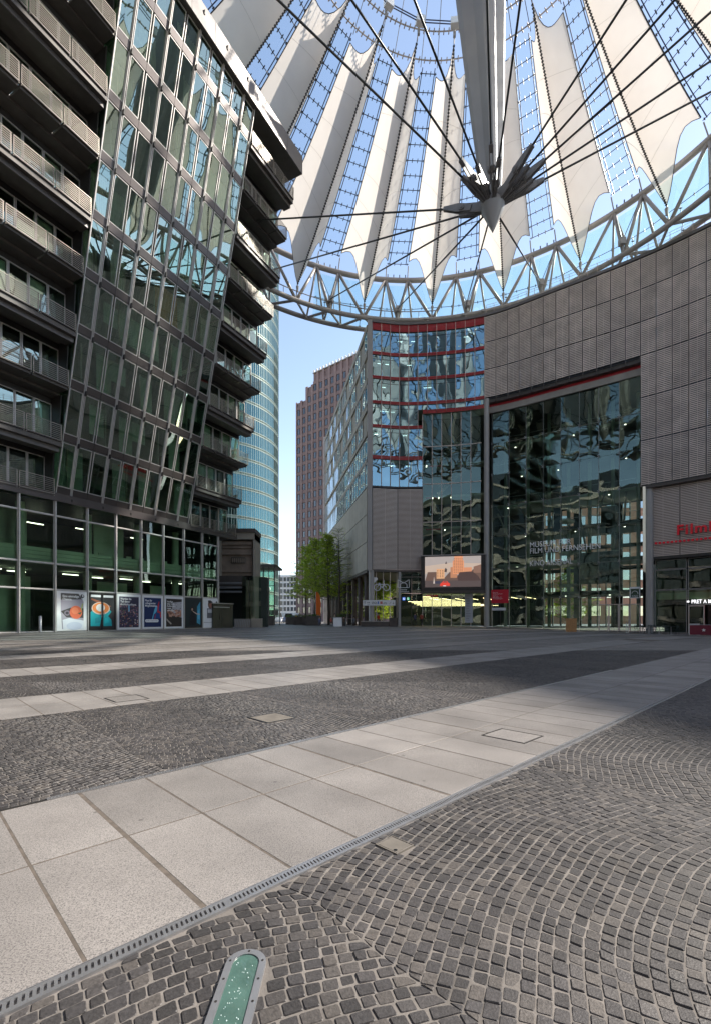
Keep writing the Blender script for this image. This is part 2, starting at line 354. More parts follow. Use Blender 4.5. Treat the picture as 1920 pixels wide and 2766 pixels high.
# slabs
slabs = []
P0 = .4062; DP = .3695
for k, (q0, q1) in enumerate(K):
    for r in range(2):
        qa = q0+.755*r; qb = qa+.755
        for i in range(-130, 240):
            pa = P0+DP*i; c = PQ(pa+DP/2, (qa+qb)/2)
            if not inview(*c, m=1.0) or c[1] > 52: continue
            if c[0] > 40 or c[0] < -24: continue
            slabs.append((c[1], pa, pa+DP, qa, qb, i))
slabs.sort()
def slabgeo(pa, pb, qa, qb, i, zt, jo=.0042):
    e0 = .0085 if i % 4 == 1 else jo; e1 = .0085 if (i+1) % 4 == 1 else jo
    ins = .0025
    out = []
    for (dz, n) in ((-.012, 0), (-.003, 0), (0, ins)):
        for (p, q) in ((pa+e0+n, qa+jo+n), (pb-e1-n, qa+jo+n), (pb-e1-n, qb-jo-n), (pa+e0+n, qb-jo-n)):
            x, y = PQ(p, q); out.append((x, y, g(x, y)+zt+dz))
    return out
SF = [(8, 9, 10, 11)]+[(a+i, a+(i+1) % 4, a+4+(i+1) % 4, a+4+i) for a in (0, 4) for i in range(4)]
COVER = {}
for n, (_, pa, pb, qa, qb, i) in enumerate(slabs[:300]):
    c = PQ((pa+pb)/2, (qa+qb)/2); zt = .0045+random.uniform(-.0006, .0006)
    vv = [(x-c[0], y-c[1], z) for x, y, z in slabgeo(pa, pb, qa, qb, i, zt)]
    me = bpy.data.meshes.new('slab'); me.from_pydata(vv, [], SF); me.materials.append(M['granite'])
    inst('slab', me, ground, Matrix.Translation((c[0], c[1], 0)))
vv = []; ff = []
for n, (_, pa, pb, qa, qb, i) in enumerate(slabs[300:]):
    bse = len(vv); vv += slabgeo(pa, pb, qa, qb, i, .0045+random.uniform(-.001, .001)); ff += [tuple(bse+a for a in q) for q in SF]
inst('slabs', fastmesh('slabs', vv, ff, M['granite']), ground, Matrix(), kind='stuff')
b = MB()
for (q0, q1) in K:     # far end of the pale bands, beyond the slabs one can tell apart
    for i in range(-60, 140):
        p = i*2.; c = PQ(p+1, q0+.75)
        if (c[1] > 51 or c[0] < -23.5 or c[0] > 39.5) and c[1] < 100 and abs(c[0]) < 60 and c[1] > 10:
            b.face([(*PQ(a, q), g(*PQ(a, q))+.002) for a, q in ((p, q0), (p+2, q0), (p+2, q1), (p, q1))])
b.build('far_paving_bands', M['granite'], ground, kind='stuff')
# cobbles in segmental arcs
def excl(x, y):
    if abs(x+.296) < .040 and y < 1.395: return True
    if abs(x-.171) < .075 and abs(y-2.087) < .075: 
        p, q = XY2PQ(x-.171, y-2.087); return abs(p) < .065 and abs(q) < .07
    p, q = XY2PQ(x+.84, y-4.78)
    if abs(p) < .185 and abs(q) < .19: return True
    return False
H = .0465; WB = 2.1; RR = 2.3
stones = []
zones = [(-2.2, 1.525-.062)]+[(K[k][1]+(.03 if k == 0 else .004), K[k+1][0]-.004) for k in range(0, 4)]
for zi, (qa, qb) in enumerate(zones):
    for band in range(-8, 16):
        pc = band*WB+.25*zi
        cx, cy = PQ(pc, (qa+qb)/2)
        if cy > 17 or cy < -1.5: continue
        for r in range(int((qa-.4)/H)-1, int((qb+.4)/H)+2):
            x = -WB/2; flip = 1 if zi % 2 == 0 else -1
            w0 = random.uniform(.3, 1)
            while x < WB/2-.012:
                phi = math.asin(max(-.98, min(.98, x/RR))); w = random.uniform(.038, .060)*math.cos(phi)*(w0 if x == -WB/2 else 1)
                x2 = min(x+w, WB/2)
                if WB/2-x2 < .02: x2 = WB/2
                cen = r*H+flip*(math.sqrt(RR*RR-((x+x2)/2)**2)-RR)+.1*flip
                if qa-.02 < cen+H/2 < qb+.02:
                    X, Y = PQ(pc+(x+x2)/2, cen+H/2)
                    if Y < 15 and inview(X, Y, .35) and not excl(X, Y):
                        pts = []
                        for (xx, up) in ((x, 0), (x2, 0), (x2, 1), (x, 1)):
                            ph = math.asin(max(-.98, min(.98, xx/RR))); fq = flip*(math.sqrt(RR*RR-xx*xx)-RR)+.1*flip+r*H
                            dx = 0
                            if up: dx = 0 if abs(xx) > WB/2-.0005 else flip*H*math.cos(ph)*math.sin(ph); fq += H*math.cos(ph)**2
                            pts.append((pc+xx+dx, min(max(fq, qa), qb)))
                        if abs(pts[3][1]-pts[0][1]) > .014: stones.append((Y, pts))
                x = x2
stones.sort(key=lambda s: s[0])
ns = len(stones); print('cobbles', ns, 'slabs', len(slabs))
A = np.array([s[1] for s in stones]); 
_w = np.stack([.018*np.sin(2.3*A[..., 0]+4.1*A[..., 1])+.009*np.sin(7*A[..., 1]-3*A[..., 0]+1), .016*np.sin(3.1*A[..., 0]-1.3*A[..., 1]+2)+.008*np.sin(8.3*A[..., 0]+2*A[..., 1])], -1)
_zb = np.array([z for zz in zones for z in zz]); _d = np.abs(A[..., 1][..., None]-_zb).min(-1)
A = A+_w*np.clip(_d/.12, 0, 1)[..., None]
A += rng.normal(0, .0013, A.shape)
cen = A.mean(1, keepdims=True); dv = A-cen; L = np.linalg.norm(dv, axis=2, keepdims=True)
Yd = np.array([s[0] for s in stones])
gap = rng.uniform(.0014, .0034, (ns, 1, 1))
Z0 = rng.normal(.0010, .0008, ns).clip(-.001, .003)
SLP = rng.normal(0, .022, (ns, 1, 2))
def ring(ins, dz):
    sc = (L-ins*1.35)/L; R = cen+dv*sc; x = .712*R[..., 0]-.702*R[..., 1]; y = .702*R[..., 0]+.712*R[..., 1]
    return np.stack([x, y, (Z0+dz)[:, None]+((R-cen)*SLP).sum(-1)], 2)
# corner-cut outline: 8 points per ring for the near stones, 4 for the far ones
def ring8(ins, dz, cut):
    sc = (L-ins*1.35)/L; R = cen+dv*sc
    nxt = np.roll(R, -1, 1); a = R+(nxt-R)*cut; c = nxt+(R-nxt)*cut
    Q = np.stack([a, c], 2).reshape(ns, 8, 2)
    x = .712*Q[..., 0]-.702*Q[..., 1]; y = .702*Q[..., 0]+.712*Q[..., 1]
    return np.stack([x, y, (Z0+dz)[:, None]+((Q-cen)*SLP).sum(-1)], 2)
near = int((Yd < 7.5).sum())
cutv = .055
r8 = np.concatenate([ring8(gap, -.010, cutv), ring8(gap, -.0030, cutv), ring8(gap+.0022, 0, .08)], 1)
F8 = [(16+i, 16+(i+1) % 8) for i in range(8)]
quads8 = [(a+i, a+(i+1) % 8, a+8+(i+1) % 8, a+8+i) for a in (0, 8) for i in range(8)]+[(16, 17, 18, 19), (16, 19, 20, 23), (20, 21, 22, 23)]
for i in range(min(300, near)):
    c = r8[i].mean(0); c[2] = 0
    me = bpy.data.meshes.new('cobble'); me.from_pydata([tuple(p) for p in (r8[i]-c)], [], quads8[:16]+[tuple(range(16, 24))]); me.materials.append(M['cobble'])
    inst('cobble', me, ground, Matrix.Translation(c.tolist()))
k = np.arange(300, near); nv = len(k)
vv = r8[300:near].reshape(-1, 3); ff = (np.array(quads8)[None]+(np.arange(nv)*24)[:, None, None]).reshape(-1, 4)
inst('cobbles', fastmesh('cobbles', vv, ff, M['cobble']), ground, Matrix(), kind='stuff')
r4 = np.concatenate([ring(gap, -.010)[near:], ring(gap+.002, 0)[near:]], 1)
q4 = [(i, (i+1) % 4, 4+(i+1) % 4, 4+i) for i in range(4)]+[(4, 5, 6, 7)]
nv = len(r4); ff = (np.array(q4)[None]+(np.arange(nv)*8)[:, None, None]).reshape(-1, 4)
inst('far_cobbles', fastmesh('far_cobbles', r4.reshape(-1, 3), ff, M['cobble']), ground, Matrix(), kind='stuff')

def pqmat(p, q, z=0):
    x, y = PQ(p, q); m = Matrix(((.712, -.702, 0, x), (.702, .712, 0, y), (0, 0, 1, z), (0, 0, 0, 1))); return m
# drain channels
def drain(label, q0, w, p0, p1, pitch):
    L = p1-p0; D = empty('drain_channel', (*PQ((p0+p1)/2, q0+w/2), 0), label, 'drain')
    Mx = pqmat(p0, q0); rl = w*.24
    b = MB(); b.box(0, L, 0, rl, -.006, .0075); b.box(0, L, w-rl, w, -.006, .0075)
    b.box(0, L, -.004, -.001, -.006, .0082); b.box(0, L, w+.001, w+.004, -.006, .0082); b.build('channel_edge', M['steel'], D, Mx)
    b = MB(); n = int(L/pitch); sk = pitch*.35
    for i in range(n):
        x = i*pitch; ww = pitch*.56
        if i % 62 == 61: ww = pitch*.98
        b.hexa([(x+dx, y, z) for z in (-.006, .0072) for dx, y in ((0, rl), (ww, rl), (ww+sk, w-rl), (sk, w-rl))])
    b.build('grate_bars', M['steel'], D, Mx, kind='stuff')
    b = MB(); b.box(0, L, 0, w, -.0109, -.009); b.build('channel_bed', M['black'], D, Mx); return D
drain('long slotted steel drain between the near pale slab band and the foreground cobbles', 1.525-.056, .050, -1.2, 12, .0165)
drain('slotted steel drain on the far edge of the near slab band', 3.040, .024, .62, 10, .0165)
b = MB(); b.box(-3, .61, 3.038, 3.060, -.01, .004); 
b.build('expansion_gap', M['dark'], ground, pqmat(0, 0))
# inspection covers
def cover(label, x, y, a, c, mat, fr, z=.0075, gapm='blackjoint', notch=False):
    T = empty('inspection_cover', (x, y, g(x, y)), label, 'manhole cover', 'square inspection covers in the paving'); p, q = XY2PQ(x, y); Mx = pqmat(p, q, g(x, y))
    b = MB(); f = fr
    b.box(-a/2, a/2, -c/2, -c/2+f, -.005, z+.001); b.box(-a/2, a/2, c/2-f, c/2, -.005, z+.001); b.box(-a/2, -a/2+f, -c/2+f, c/2-f, -.005, z+.001); b.box(a/2-f, a/2, -c/2+f, c/2-f, -.005, z+.001)
    b.build('cover_frame', M['dark'] if not notch else M['sandcover'], T, Mx)
    b = MB(); j = f+.007; b.box(-a/2+j, a/2-j, -c/2+j, c/2-j, -.005, z); b.build('cover_plate', mat, T, Mx)
    b = MB(); b.box(-a/2+f*.5, a/2-f*.5, -c/2+f*.5, c/2-f*.5, -.006, z-.0012 if z < .006 else .0052); b.build('joint', M[gapm], T, Mx)
    if notch:
        b = MB(); b.lathe([(0, z+.0006), (.009, z+.0006)], (-a*.3, -c*.28, 0), 10); b.build('lifting_hole', M['black'], T, Mx)
    return T
M['sandcover'] = mk('sandy_cover_stone', (.15, .135, .115), .85, var=.2, vscale=9)
cover('square steel-framed cover in the near slab band, right of centre', 1.333, 4.03, .35, .39, M['granite'], .009, .0070)
cover('square steel-framed cover in the second slab band, at left', -2.86, 5.92, .40, .44, M['granite'], .012, .0070)
cover('sandy square cover among the cobbles between the two nearest slab bands', -.84, 4.78, .35, .36, M['sandcover'], .012, .0042, 'mortar')
cover('small stone cover with a dark lifting hole beside the long steel drain', .171, 2.087, .115, .125, M['sandcover'], .004, .0045, 'mortar', notch=True)
# recessed lamp
T = empty('recessed_ground_lamp', (-.296, 1.1, 0), 'long round-ended steel ground lamp with wet green glass in the foreground cobbles', 'ground lamp')
def stad(hw, y0, y1, n=14):
    pts = [(hw*math.cos(math.pi*i/n), y1+hw*math.sin(math.pi*i/n)) for i in range(n+1)]; return pts+[(-hw, y0), (hw, y0)]
Mx = Matrix.Translation((-.296, 0, 0)) @ Matrix.Rotation(rad(.8), 4, 'Z')
o = stad(.0575, .62, 1.362); i_ = stad(.0378, .62, 1.362); b = MB(); n = len(o)
for (zo, zi) in ((.0095, .0095),):
    for a in range(n):
        c = (a+1) % n
        if a == n-2: continue
        b.face([(*o[a], zo), (*o[c], zo), (*i_[c], zi), (*i_[a], zi)]); b.face([(*o[a], -.01), (*o[c], -.01), (*o[c], zo), (*o[a], zo)]); b.face([(*i_[a], zo), (*i_[c], zo), (*i_[c], .002), (*i_[a], .002)])
b.build('lamp_frame', M['steel'], T, Mx)
mg = mk('wet_green_glass', (.07, .135, .115), .08, var=.22, vscale=14, spec=.8, bump=.15, bscale=30)
b = MB(); b.face([(x, y, .0065) for x, y in stad(.0375, .62, 1.362)]); b.build('lamp_glass', mg, T, Mx)
b = MB()
for _ in range(75):
    y = random.uniform(.9, 1.37); x = random.uniform(-.028, .028); r = random.uniform(.0010, .0022)
    b.lathe([(r, .0066), (r*.8, .0066+r*.5), (r*.4, .0066+r*.8), (0, .0066+r*.85)], (x, y, 0), 8)
b.build('water_drops', mk('water_drop', (.6, .75, .72), .03, spec=1), T, Mx, smooth=True, kind='stuff')
b0 = MB(); b0.lathe([(.0036, .0096), (.0036, .0103), (.0026, .0106), (.0022, .0098), (0, .0098)], n=12); sm = b0.mesh('screw', M['dark'])
b1 = MB(); b1.lathe([(.0050, .0096), (.0050, .0099), (.0036, .0099)], n=12)
for (x, y) in ((0, 1.41), (-.0465, 1.372), (.0465, 1.372), (-.0475, 1.302), (.0475, 1.302), (-.0475, 1.225), (.0475, 1.225), (-.0475, 1.15), (.0475, 1.15), (-.0475, 1.07), (.0475, 1.07)):
    inst('screw', sm, T, Mx @ Matrix.Translation((x, y, 0)))
# ------------------------------------------------------------------ tensile roof
C1 = Vector((7, 36)); C2 = Vector((8.7, 37.0)); NS = 19; DT = 360/NS
def ringP(R, deg, z, c=C1):
    a = rad(deg); k = 1.0 if math.sin(a) >= 0 else 1.42
    if c is C2: k = 1.0 if math.sin(a) >= 0 else 1.25
    return Vector((c.x+R*math.cos(a), c.y+R*math.sin(a)*k, z))
roof = empty('tent_roof', (10.2, 35.5, 30.6), 'huge cone-shaped cable roof of pale fabric sails and glass strips over the plaza', 'tent roof')
th0 = 102.2
EH = 6.5
for i in range(NS):
    th = th0-DT*i
    tip = ringP(27.6, th, 43.2); top = ringP(11.6, th, 60.0, C2)
    mb = {}; EE = {sg: (ringP(28.2, th+sg*EH, 48.9), ringP(14.8, th+sg*EH*.92, 61.2, C2)) for sg in (-1, 1)}
    def SPt(sg, t, w):
        P = tip.lerp(top, t).lerp(EE[sg][0].lerp(EE[sg][1], t), w); P.z += -.55*math.sin(math.pi*t)+.35*math.sin(math.pi*w)*math.sin(math.pi*min(1, t*1.2))-.02; return P
    for sgn in (-1, 1):
        e0 = ringP(28.2, th+sgn*EH, 48.9); e1 = ringP(14.8, th+sgn*EH*.92, 61.2, C2)
        nu, nw = 30, 8; pts = []
        for iw in range(nw+1):
            w = iw/nw; t0 = .085*math.sin(math.pi*w**1.6)*(1 if w < 1 else 0)+.03*w; t1 = 1-.07*math.sin(math.pi*w**.7)-.03*w
            row = []
            for iu in range(nu+1):
                t = t0+(t1-t0)*iu/nu; ta = 1-(1-t)
                F = tip.lerp(top, t); E = e0.lerp(e1, t); P = F.lerp(E, w)
                P.z += -.55*math.sin(math.pi*t)+.35*math.sin(math.pi*w)*math.sin(math.pi*min(1, t*1.2)); row.append(P)
            pts.append(row)
        mb[sgn] = pts
    v = []; f = []
    for sgn in (-1, 1):
        bse = len(v); nw = 8; nu = 30
        for row in mb[sgn]: v += [tuple(p) for p in row]
        for a in range(nw):
            for c in range(nu):
                q = [bse+a*(nu+1)+c, bse+a*(nu+1)+c+1, bse+(a+1)*(nu+1)+c+1, bse+(a+1)*(nu+1)+c]; f.append(tuple(q if sgn > 0 else q[::-1]))
    me = bpy.data.meshes.new('sail'); me.from_pydata(v, [], f); me.materials.append(M['sail']); me.polygons.foreach_set('use_smooth', [True]*len(f))
    so = inst('sail', me, roof, Matrix.Translation((0, 0, 0)))
    # hem, seams and the clamped fold
    b = MB()
    for sgn in (-1, 1):
        for t in (.2, .34, .48, .62, .76): b.path([SPt(sgn, t+(.03*w/8 if sgn > 0 else -.03*w/8), w/8) for w in range(9)], .013, 4)
    b.build('seam', M['seam'], so)
    b = MB(); fold = mb[1][0]
    b.path([p+Vector((0, 0, -.06)) for p in fold], .05, 5)
    for a, c in zip(fold[:-1], fold[1:]):
        d = (c-a); L = d.length; dn = d.normalized(); s = dn.cross(Vector((0, 0, 1))).normalized(); nn = s.cross(dn)
        for k in range(3):
            b.obox(a+d*((k+.5)/3)+Vector((0, 0, -.05)), s*.11, dn*.065, nn*.03)
    b.build('fold_clamps', M['dark'], so, kind='stuff')
    b = MB(); R0 = [mb[1][a][0] for a in range(9)]; R1 = [mb[-1][a][0] for a in range(9)]; T0 = [mb[1][a][-1] for a in range(9)]; T1 = [mb[-1][a][-1] for a in range(9)]
    for R in (R0, R1): b.path(R, .035, 5)
    for R in (T0, T1):
        b.path(R, .035, 5)
    for sgn in (-1, 1): b.path(mb[sgn][-1], .06, 5)
    b.build('edge_cable', M['dark'], so)
    b = MB(); b.tube(tip, ringP(28, th, 41.5), .07, 6); b.tube(tip+Vector((0, 0, -.3)), tip+Vector((0, 0, -1)), .2, 6, .1); b.tube(top, ringP(10.6, th, 60.9, C2), .06, 6)
    b.obox(top.lerp(ringP(10.6, th, 60.9, C2), .5), Vector((.12, 0, 0)), Vector((0, .12, 0)), Vector((0, 0, .35)))
    for sgn in (-1, 1): b.tube(ringP(28.2, th+sgn*EH, 48.9), ringP(29, th+sgn*EH, 47.6), .07, 6)
    b.build('anchor_fitting', M['mast'], so)
# glass strips between the sails
NR = 13
for i in range(NS):
    tm = th0-DT*(i+.5); hb = DT/2-EH; e = {}
    for sgn in (-1, 1):
        a0 = ringP(28.2, tm+sgn*hb, 48.9); a1 = ringP(14.8, tm+sgn*(DT/2-EH*.92), 61.2, C2); e[sgn] = (a0, a1)
    def ep(sgn, t):
        a0, a1 = e[sgn]; P = a0.lerp(a1, t); P.z -= .55*math.sin(math.pi*min(t, 1)); return P
    b = MB()
    for sgn in (-1, 1):
        ps = [ep(sgn, k/12) for k in range(13)]; qs = [ep(-sgn, k/12) for k in range(13)]
        b.path([p.lerp(q, .12)+Vector((0, 0, .1)) for p, q in zip(ps, qs)], .05, 5)
    b.build('strip_cable', M['bluecable'], roof)
    for k in range(NR+1):
        t = .01+.97*k/NR; P = ep(-1, t); Q = ep(1, t)
        b = MB(); b.tube(P, Q, .04, 5); d = (Q-P).normalized(); u = (ep(1, min(1, t+.02))-Q).normalized(); un = d.cross(u).normalized()
        for s in (.06, .36, .64, .94):
            c = P.lerp(Q, s); b.obox(c, d*.035, u*(.2 if .1 < s < .9 else .12), un*.04)
        b.build('rung', M['dark'], roof)
        if k < NR:
            t2 = .01+.97*(k+1)/NR; b = MB(); up = Vector((0, 0, .12)); b.face([P+up, Q+up, ep(1, t2)+up, ep(-1, t2)+up]); b.build('glass_strip_pane', M['glass_roof'], roof)
# inner ring
b = MB(); ib = MB()
nodes = [ringP(10.6, th0-DT*i, 60.9, C2) for i in range(NS)]
for i in range(NS):
    p, q = nodes[i], nodes[(i+1) % NS]
    for dz in (-.14, .14): b.tube(p+Vector((0, 0, dz)), q+Vector((0, 0, dz)), .05, 5)
b.build('inner_ring_cable', M['bluecable'], roof)
blk = MB(); blk.box(-.42, .42, -.3, .3, -.32, .32); bm = blk.mesh('ring_clamp', M['white'])
for i in range(NS): inst('ring_clamp', bm, roof, Matrix.Translation(nodes[i]) @ Matrix.Rotation(rad(th0-DT*i+90), 4, 'Z'))
for (R, z) in ((14.6, 61.9), (12.6, 62.6), (9.2, 63.6)):
    b = MB(); N = NS*8; pp = [ringP(R, 360*k/N, z, C2) for k in range(N+1)]; b.path(pp, .07, 5)
    for k in range(0, N): 
        c = pp[k]; rd = (c-Vector((C2.x, C2.y, z))).normalized(); tt = rd.cross(Vector((0, 0, 1))); b.obox(c, rd*.28, tt*.05, Vector((0, 0, .05)))
    b.build('ring_rail', M['truss'], roof)
mtop = Vector((8.3, 37.1, 76))
b = MB()
for i in range(NS):
    for sg in (-1, 1): b.tube(ringP(14.8, th0-DT*i+sg*EH*.92, 61.3, C2), mtop, .035, 4)
b.build('stay_cable', M['cable'], roof)
# perimeter truss
ZI, ZT = 41.4, 47.5; RI, RO, RT = 28.0, 30.6, 29.0
SG = [k for k in range(NS*4+1)]
for (nm, R, z, r) in (('top_chord', RT, ZT, .34), ('inner_chord', RI, ZI, .30), ('outer_chord', RO, ZI, .30)):
    b = MB(); b.path([ringP(R, th0+360*k/152, z) for k in range(153)], r, 10); b.build(nm, M['truss'], roof, smooth=True)
for i in range(NS):
    th = th0-DT*i
    for sg in (-1, 1):
        tn = ringP(RT, th+sg*EH, ZT)
        for (q, r) in ((ringP(RI, th, ZI), .2), (ringP(RI, th+sg*DT/2, ZI), .2), (ringP(RO, th+sg*EH*.75, ZI), .13), (ringP(RO, th+sg*DT/2, ZI), .13)):
            b = MB(); b.tube(tn, q, r, 8); b.build('diagonal', M['truss'], roof, smooth=True)
        b = MB(); b.tube(ringP(RI, th, ZI), ringP(RO, th+sg*EH*.75, ZI), .16, 6); b.tube(ringP(RI, th+sg*DT/2, ZI), ringP(RO, th+sg*EH*.75, ZI), .16, 6); b.build('lacing', M['truss'], roof)
        b = MB(); b.tube(tn, ringP(27.6, th+sg*DT/2, 42.6), .04, 5); b.build('tie_rod', M['dark'], roof)
    b = MB(); mid = ringP(28.0, th-DT/2, ZI); a2 = ringP(27.6, th-DT/2, 42.6); b.tube(mid, a2, .12, 6); b.obox(a2, Vector((.3, 0, 0)), Vector((0, .3, 0)), Vector((0, 0, .35))); b.build('cable_anchor', M['mast'], roof)
    # clerestory glazing behind the truss, with its point fixings
    if 20 < (th % 360) < 103:
        A0, A1 = ringP(RT+.4, th-EH-.3, ZT-.6), ringP(RO-.3, th-EH-.3, ZI); B0, B1 = ringP(RT+.4, th-DT+EH+.3, ZT-.6), ringP(RO-.3, th-DT+EH+.3, ZI)
    for (u0, u1) in ((-EH, EH), (EH, DT-EH)):
        if not (8 < ((th+u0) % 360) < 112): continue
        P = [ringP(RT+.4, th+u0, ZT-.5), ringP(RT+.4, th+u1, ZT-.5), ringP(RO+.2, th+u1, ZI), ringP(RO+.2, th+u0, ZI)]
        b = MB(); b.face(P); b.build('clerestory_pane', M['glass_cler'], roof)
        b = MB(); m1 = (P[0]+P[3])/2; m2 = (P[1]+P[2])/2; b.tube(m1, m2, .04, 4); mc = (m1+m2)/2; mb_ = (P[2]+P[3])/2; b.tube(mc, mb_, .04, 4)
        for (p, q, n) in ((m1, m2, 5), (mc, mb_, 4)):
            for k in range(n):
                c = p.lerp(q, (k+.5)/n); dd = (q-p).normalized(); s = dd.cross(Vector((0, 1, 0))).normalized(); b.obox(c, dd*.04, s*.16, dd.cross(s)*.04)
        b.build('glazing_bar', M['dark'], roof)
    # pins on the top chord
    b = MB()
    for u in (-2.4, -.8, .8, 2.4):
        c = ringP(RT, th-DT/2+u, ZT+.3); b.tube(c, c+Vector((0, 0, .45)), .07, 5)
    b.build('pin', M['dark'], roof)
# catwalk rail along the inner chord
b = MB(); pa = [ringP(RI-.1, th0-20+360*k/152, ZI+1.1) for k in range(24)]
b.path(pa, .06, 5)
for p in pa[::2]: b.tube(p, p-Vector((0, 0, .9)), .04, 4)
b.build('service_rail', M['mast'], roof)
# mast, cone and cable fan
mb0 = Vector((10.2, 35.5, 32.4)); ax = (mtop-mb0).normalized()
u = ax.cross(Vector((0, 1, 0))).normalized(); w = u.cross(ax)
b = MB()
for a in range(8):
    an = rad(22.5+45*a); d = u*math.cos(an)+w*math.sin(an)
    pass
prof = []
def mast_ring(t):
    c = mb0.lerp(mtop, t); R = .55+1.05*min(1, t*2.6)**.8*(1 if t < .75 else 1-(t-.75)*2.4); o = []
    for a in range(24):
        an = 2*math.pi*a/24; rr = R*(1.0+.22*math.cos(4*an))
        o.append(c+u*math.cos(an)*rr+w*math.sin(an)*rr)
    return o
rings = [mast_ring(k/16) for k in range(17)]; bs = len(b.v)
for r in rings: b.v += [tuple(p) for p in r]
for k in range(16):
    for a in range(24): c = (a+1) % 24; b.f.append((bs+k*24+a, bs+k*24+c, bs+k*24+24+c, bs+k*24+24+a)); b.m.append(0)
b.build('mast', M['mast'], roof)
cone = Vector((10.25, 35.45, 0))
b = MB(); b.lathe([(0, 29.9), (.36, 30.65), (.70, 31.4), (.86, 31.8), (.86, 32.1), (.6, 32.4), (0, 32.4)], cone, 28); b.build('tip_cone', M['mast'], roof, smooth=True)
hc = Vector((10.25, 35.45, 31.9))
for i, tm in enumerate((93, 74, 55, 112, 131, 150, 203, 214, 228, 252, 266, 311, 326, 337, 348, 355)):
    FS = .45 if i < 4 else 1.0; q = ringP(27.6, tm, 42.6); d = (q-hc); d.z *= 1.0; dn = d.normalized()
    h = Vector((dn.x, dn.y, 0)).normalized(); s = Vector((-h.y, h.x, 0)); pz = dn.cross(s).normalized()
    if pz.z < 0: pz = -pz
    L1 = (1.5+.95*(i % 2))*FS; p0 = hc+h*.35; fork = hc+dn*L1; st = None
    fin = MB(); th_ = .045
    out = [p0+Vector((0, 0, -.2)), hc+dn*(L1)-pz*.30, hc+dn*(L1+.25), hc+dn*(L1)+pz*.34, hc+dn*(L1*.55)+pz*.36, p0+Vector((0, 0, .9))]
    A_ = [p-s*th_ for p in out]; B_ = [p+s*th_ for p in out]; fin.face(A_); fin.face(B_[::-1])
    for k in range(len(out)): c = (k+1) % len(out); fin.face([A_[c], A_[k], B_[k], B_[c]])
    fin.build('fin_plate', M['hub'], roof)
    if i < 4: b = MB(); b.tube(hc+dn*1.0, q, .07, 8); b.build('spoke_cable', M['cable'], roof, smooth=True); continue
    b = MB()
    for sd_ in (-1, 1):
        o = [hc+dn*(L1-.75)-pz*.24, hc+dn*(L1+.35)-pz*.30, hc+dn*(L1+1.5)-pz*.12, hc+dn*(L1+1.5)+pz*.12, hc+dn*(L1+.35)+pz*.31, hc+dn*(L1-.75)+pz*.24]
        A_ = [p+s*sd_*.08 for p in o]; B_ = [p+s*sd_*.14 for p in o]; b.face(A_); b.face(B_[::-1])
        for k in range(6): c = (k+1) % 6; b.face([A_[c], A_[k], B_[k], B_[c]])
    b.tube(fork-s*.24, fork+s*.24, .22, 14); b.tube(fork-s*.28, fork+s*.28, .11, 12)
    b.obox(hc+dn*(L1+1.3), dn*.25, s*.15, pz*.12); b.build('cable_socket', M['hub'], roof)
    b = MB(); b.tube(hc+dn*(L1+1.3), q, .07, 8); b.build('spoke_cable', M['cable'], roof, smooth=True)
# ------------------------------------------------------------------ left block (leaning glass bay between balcony wings)
T2 = Vector((.4585, .8887)); N2 = Vector((.8887, -.4585)); O2 = Vector((-16.4, 45.5)); LEAN = .225; ZB = 10.2; FH = 3.73
def LB(a, n, z): p = O2+T2*a+N2*n; return Vector((p.x, p.y, z))
t3 = Vector((T2.x, T2.y, 0)); n3 = Vector((N2.x, N2.y, 0)); UP = Vector((0, 0, 1))
LU = (n3*LEAN+UP).normalized(); SL = math.sqrt(1+LEAN**2)
def BAY(a, z, off=0): return LB(a, LEAN*(z-ZB), z)+n3*off
LT = empty('residential_block', (-20, 44, 0), 'tall block at left with leaning green glass bay, dark railed balconies and shopfronts with posters', 'apartment building')
# local x of a frame must run so that z cross x points INTO the wall; z x t = (-ty, tx) -> t rotated 90 = (-.8887,.4585) = -n : into the wall. good
A0, A1 = -12.2, 0.35
mods = [-12.2, -11.08]+[-11.08+2.525*k for k in range(1, 5)]+[A1]
cols = [(-12.2, -11.08)]
x = -11.08
for k in range(4): cols += [(x, x+1.262), (x+1.262, x+2.525)]; x += 2.525
cols += [(x, x+.0+ (A1-x))]
heavy = [-11.08+2.525*k for k in range(5)]
SPH = .62
for i in range(10):
    zb = ZB+FH*i; h = (FH-SPH) if i < 9 else 1.9
    for (ca, cb) in cols:
        gap = .07
        window(LT, BAY(ca+gap, zb+SPH*.0+.62*0+ .55), t3, LU, cb-ca-2*gap, (h-.0)*SL, 'glass_bay', .05, .10, 'alu', tilt=.006)
        b_ = CACHE.get(('sp', round(cb-ca, 2)))
        if not b_:
            q = MB(); q.box(.01, cb-ca-.01, -.05, .05, 0, .53*SL); b_ = CACHE[('sp', round(cb-ca, 2))] = q.mesh('spandrel_panel', M['spandrel'])
        inst('spandrel_panel', b_, LT, frame_m(BAY(ca, zb), t3, LU))
ztop = ZB+FH*9+2.5
for a in heavy+[A0, A1]:
    b = MB(); w = .04
    for da in ((-.05, .05) if a in heavy else (0,)):
        b.hexa([BAY(a+da-w/2, ZB-.55, .05), BAY(a+da+w/2, ZB-.55, .05), BAY(a+da+w/2, ZB-.55, .16), BAY(a+da-w/2, ZB-.55, .16), BAY(a+da-w/2, ztop, .05), BAY(a+da+w/2, ztop, .05), BAY(a+da+w/2, ztop, .16), BAY(a+da-w/2, ztop, .16)])
    b.build('mullion', M['alu'], LT)
    if a in heavy:
        for i in range(11):
            b = MB(); z = ZB+FH*i-.1 if i else ZB-.4
            c = BAY(a, z, .22); b.obox(c, t3*.05, n3*.10, LU*.16)
            b.build('bracket', M['dark'], LT)
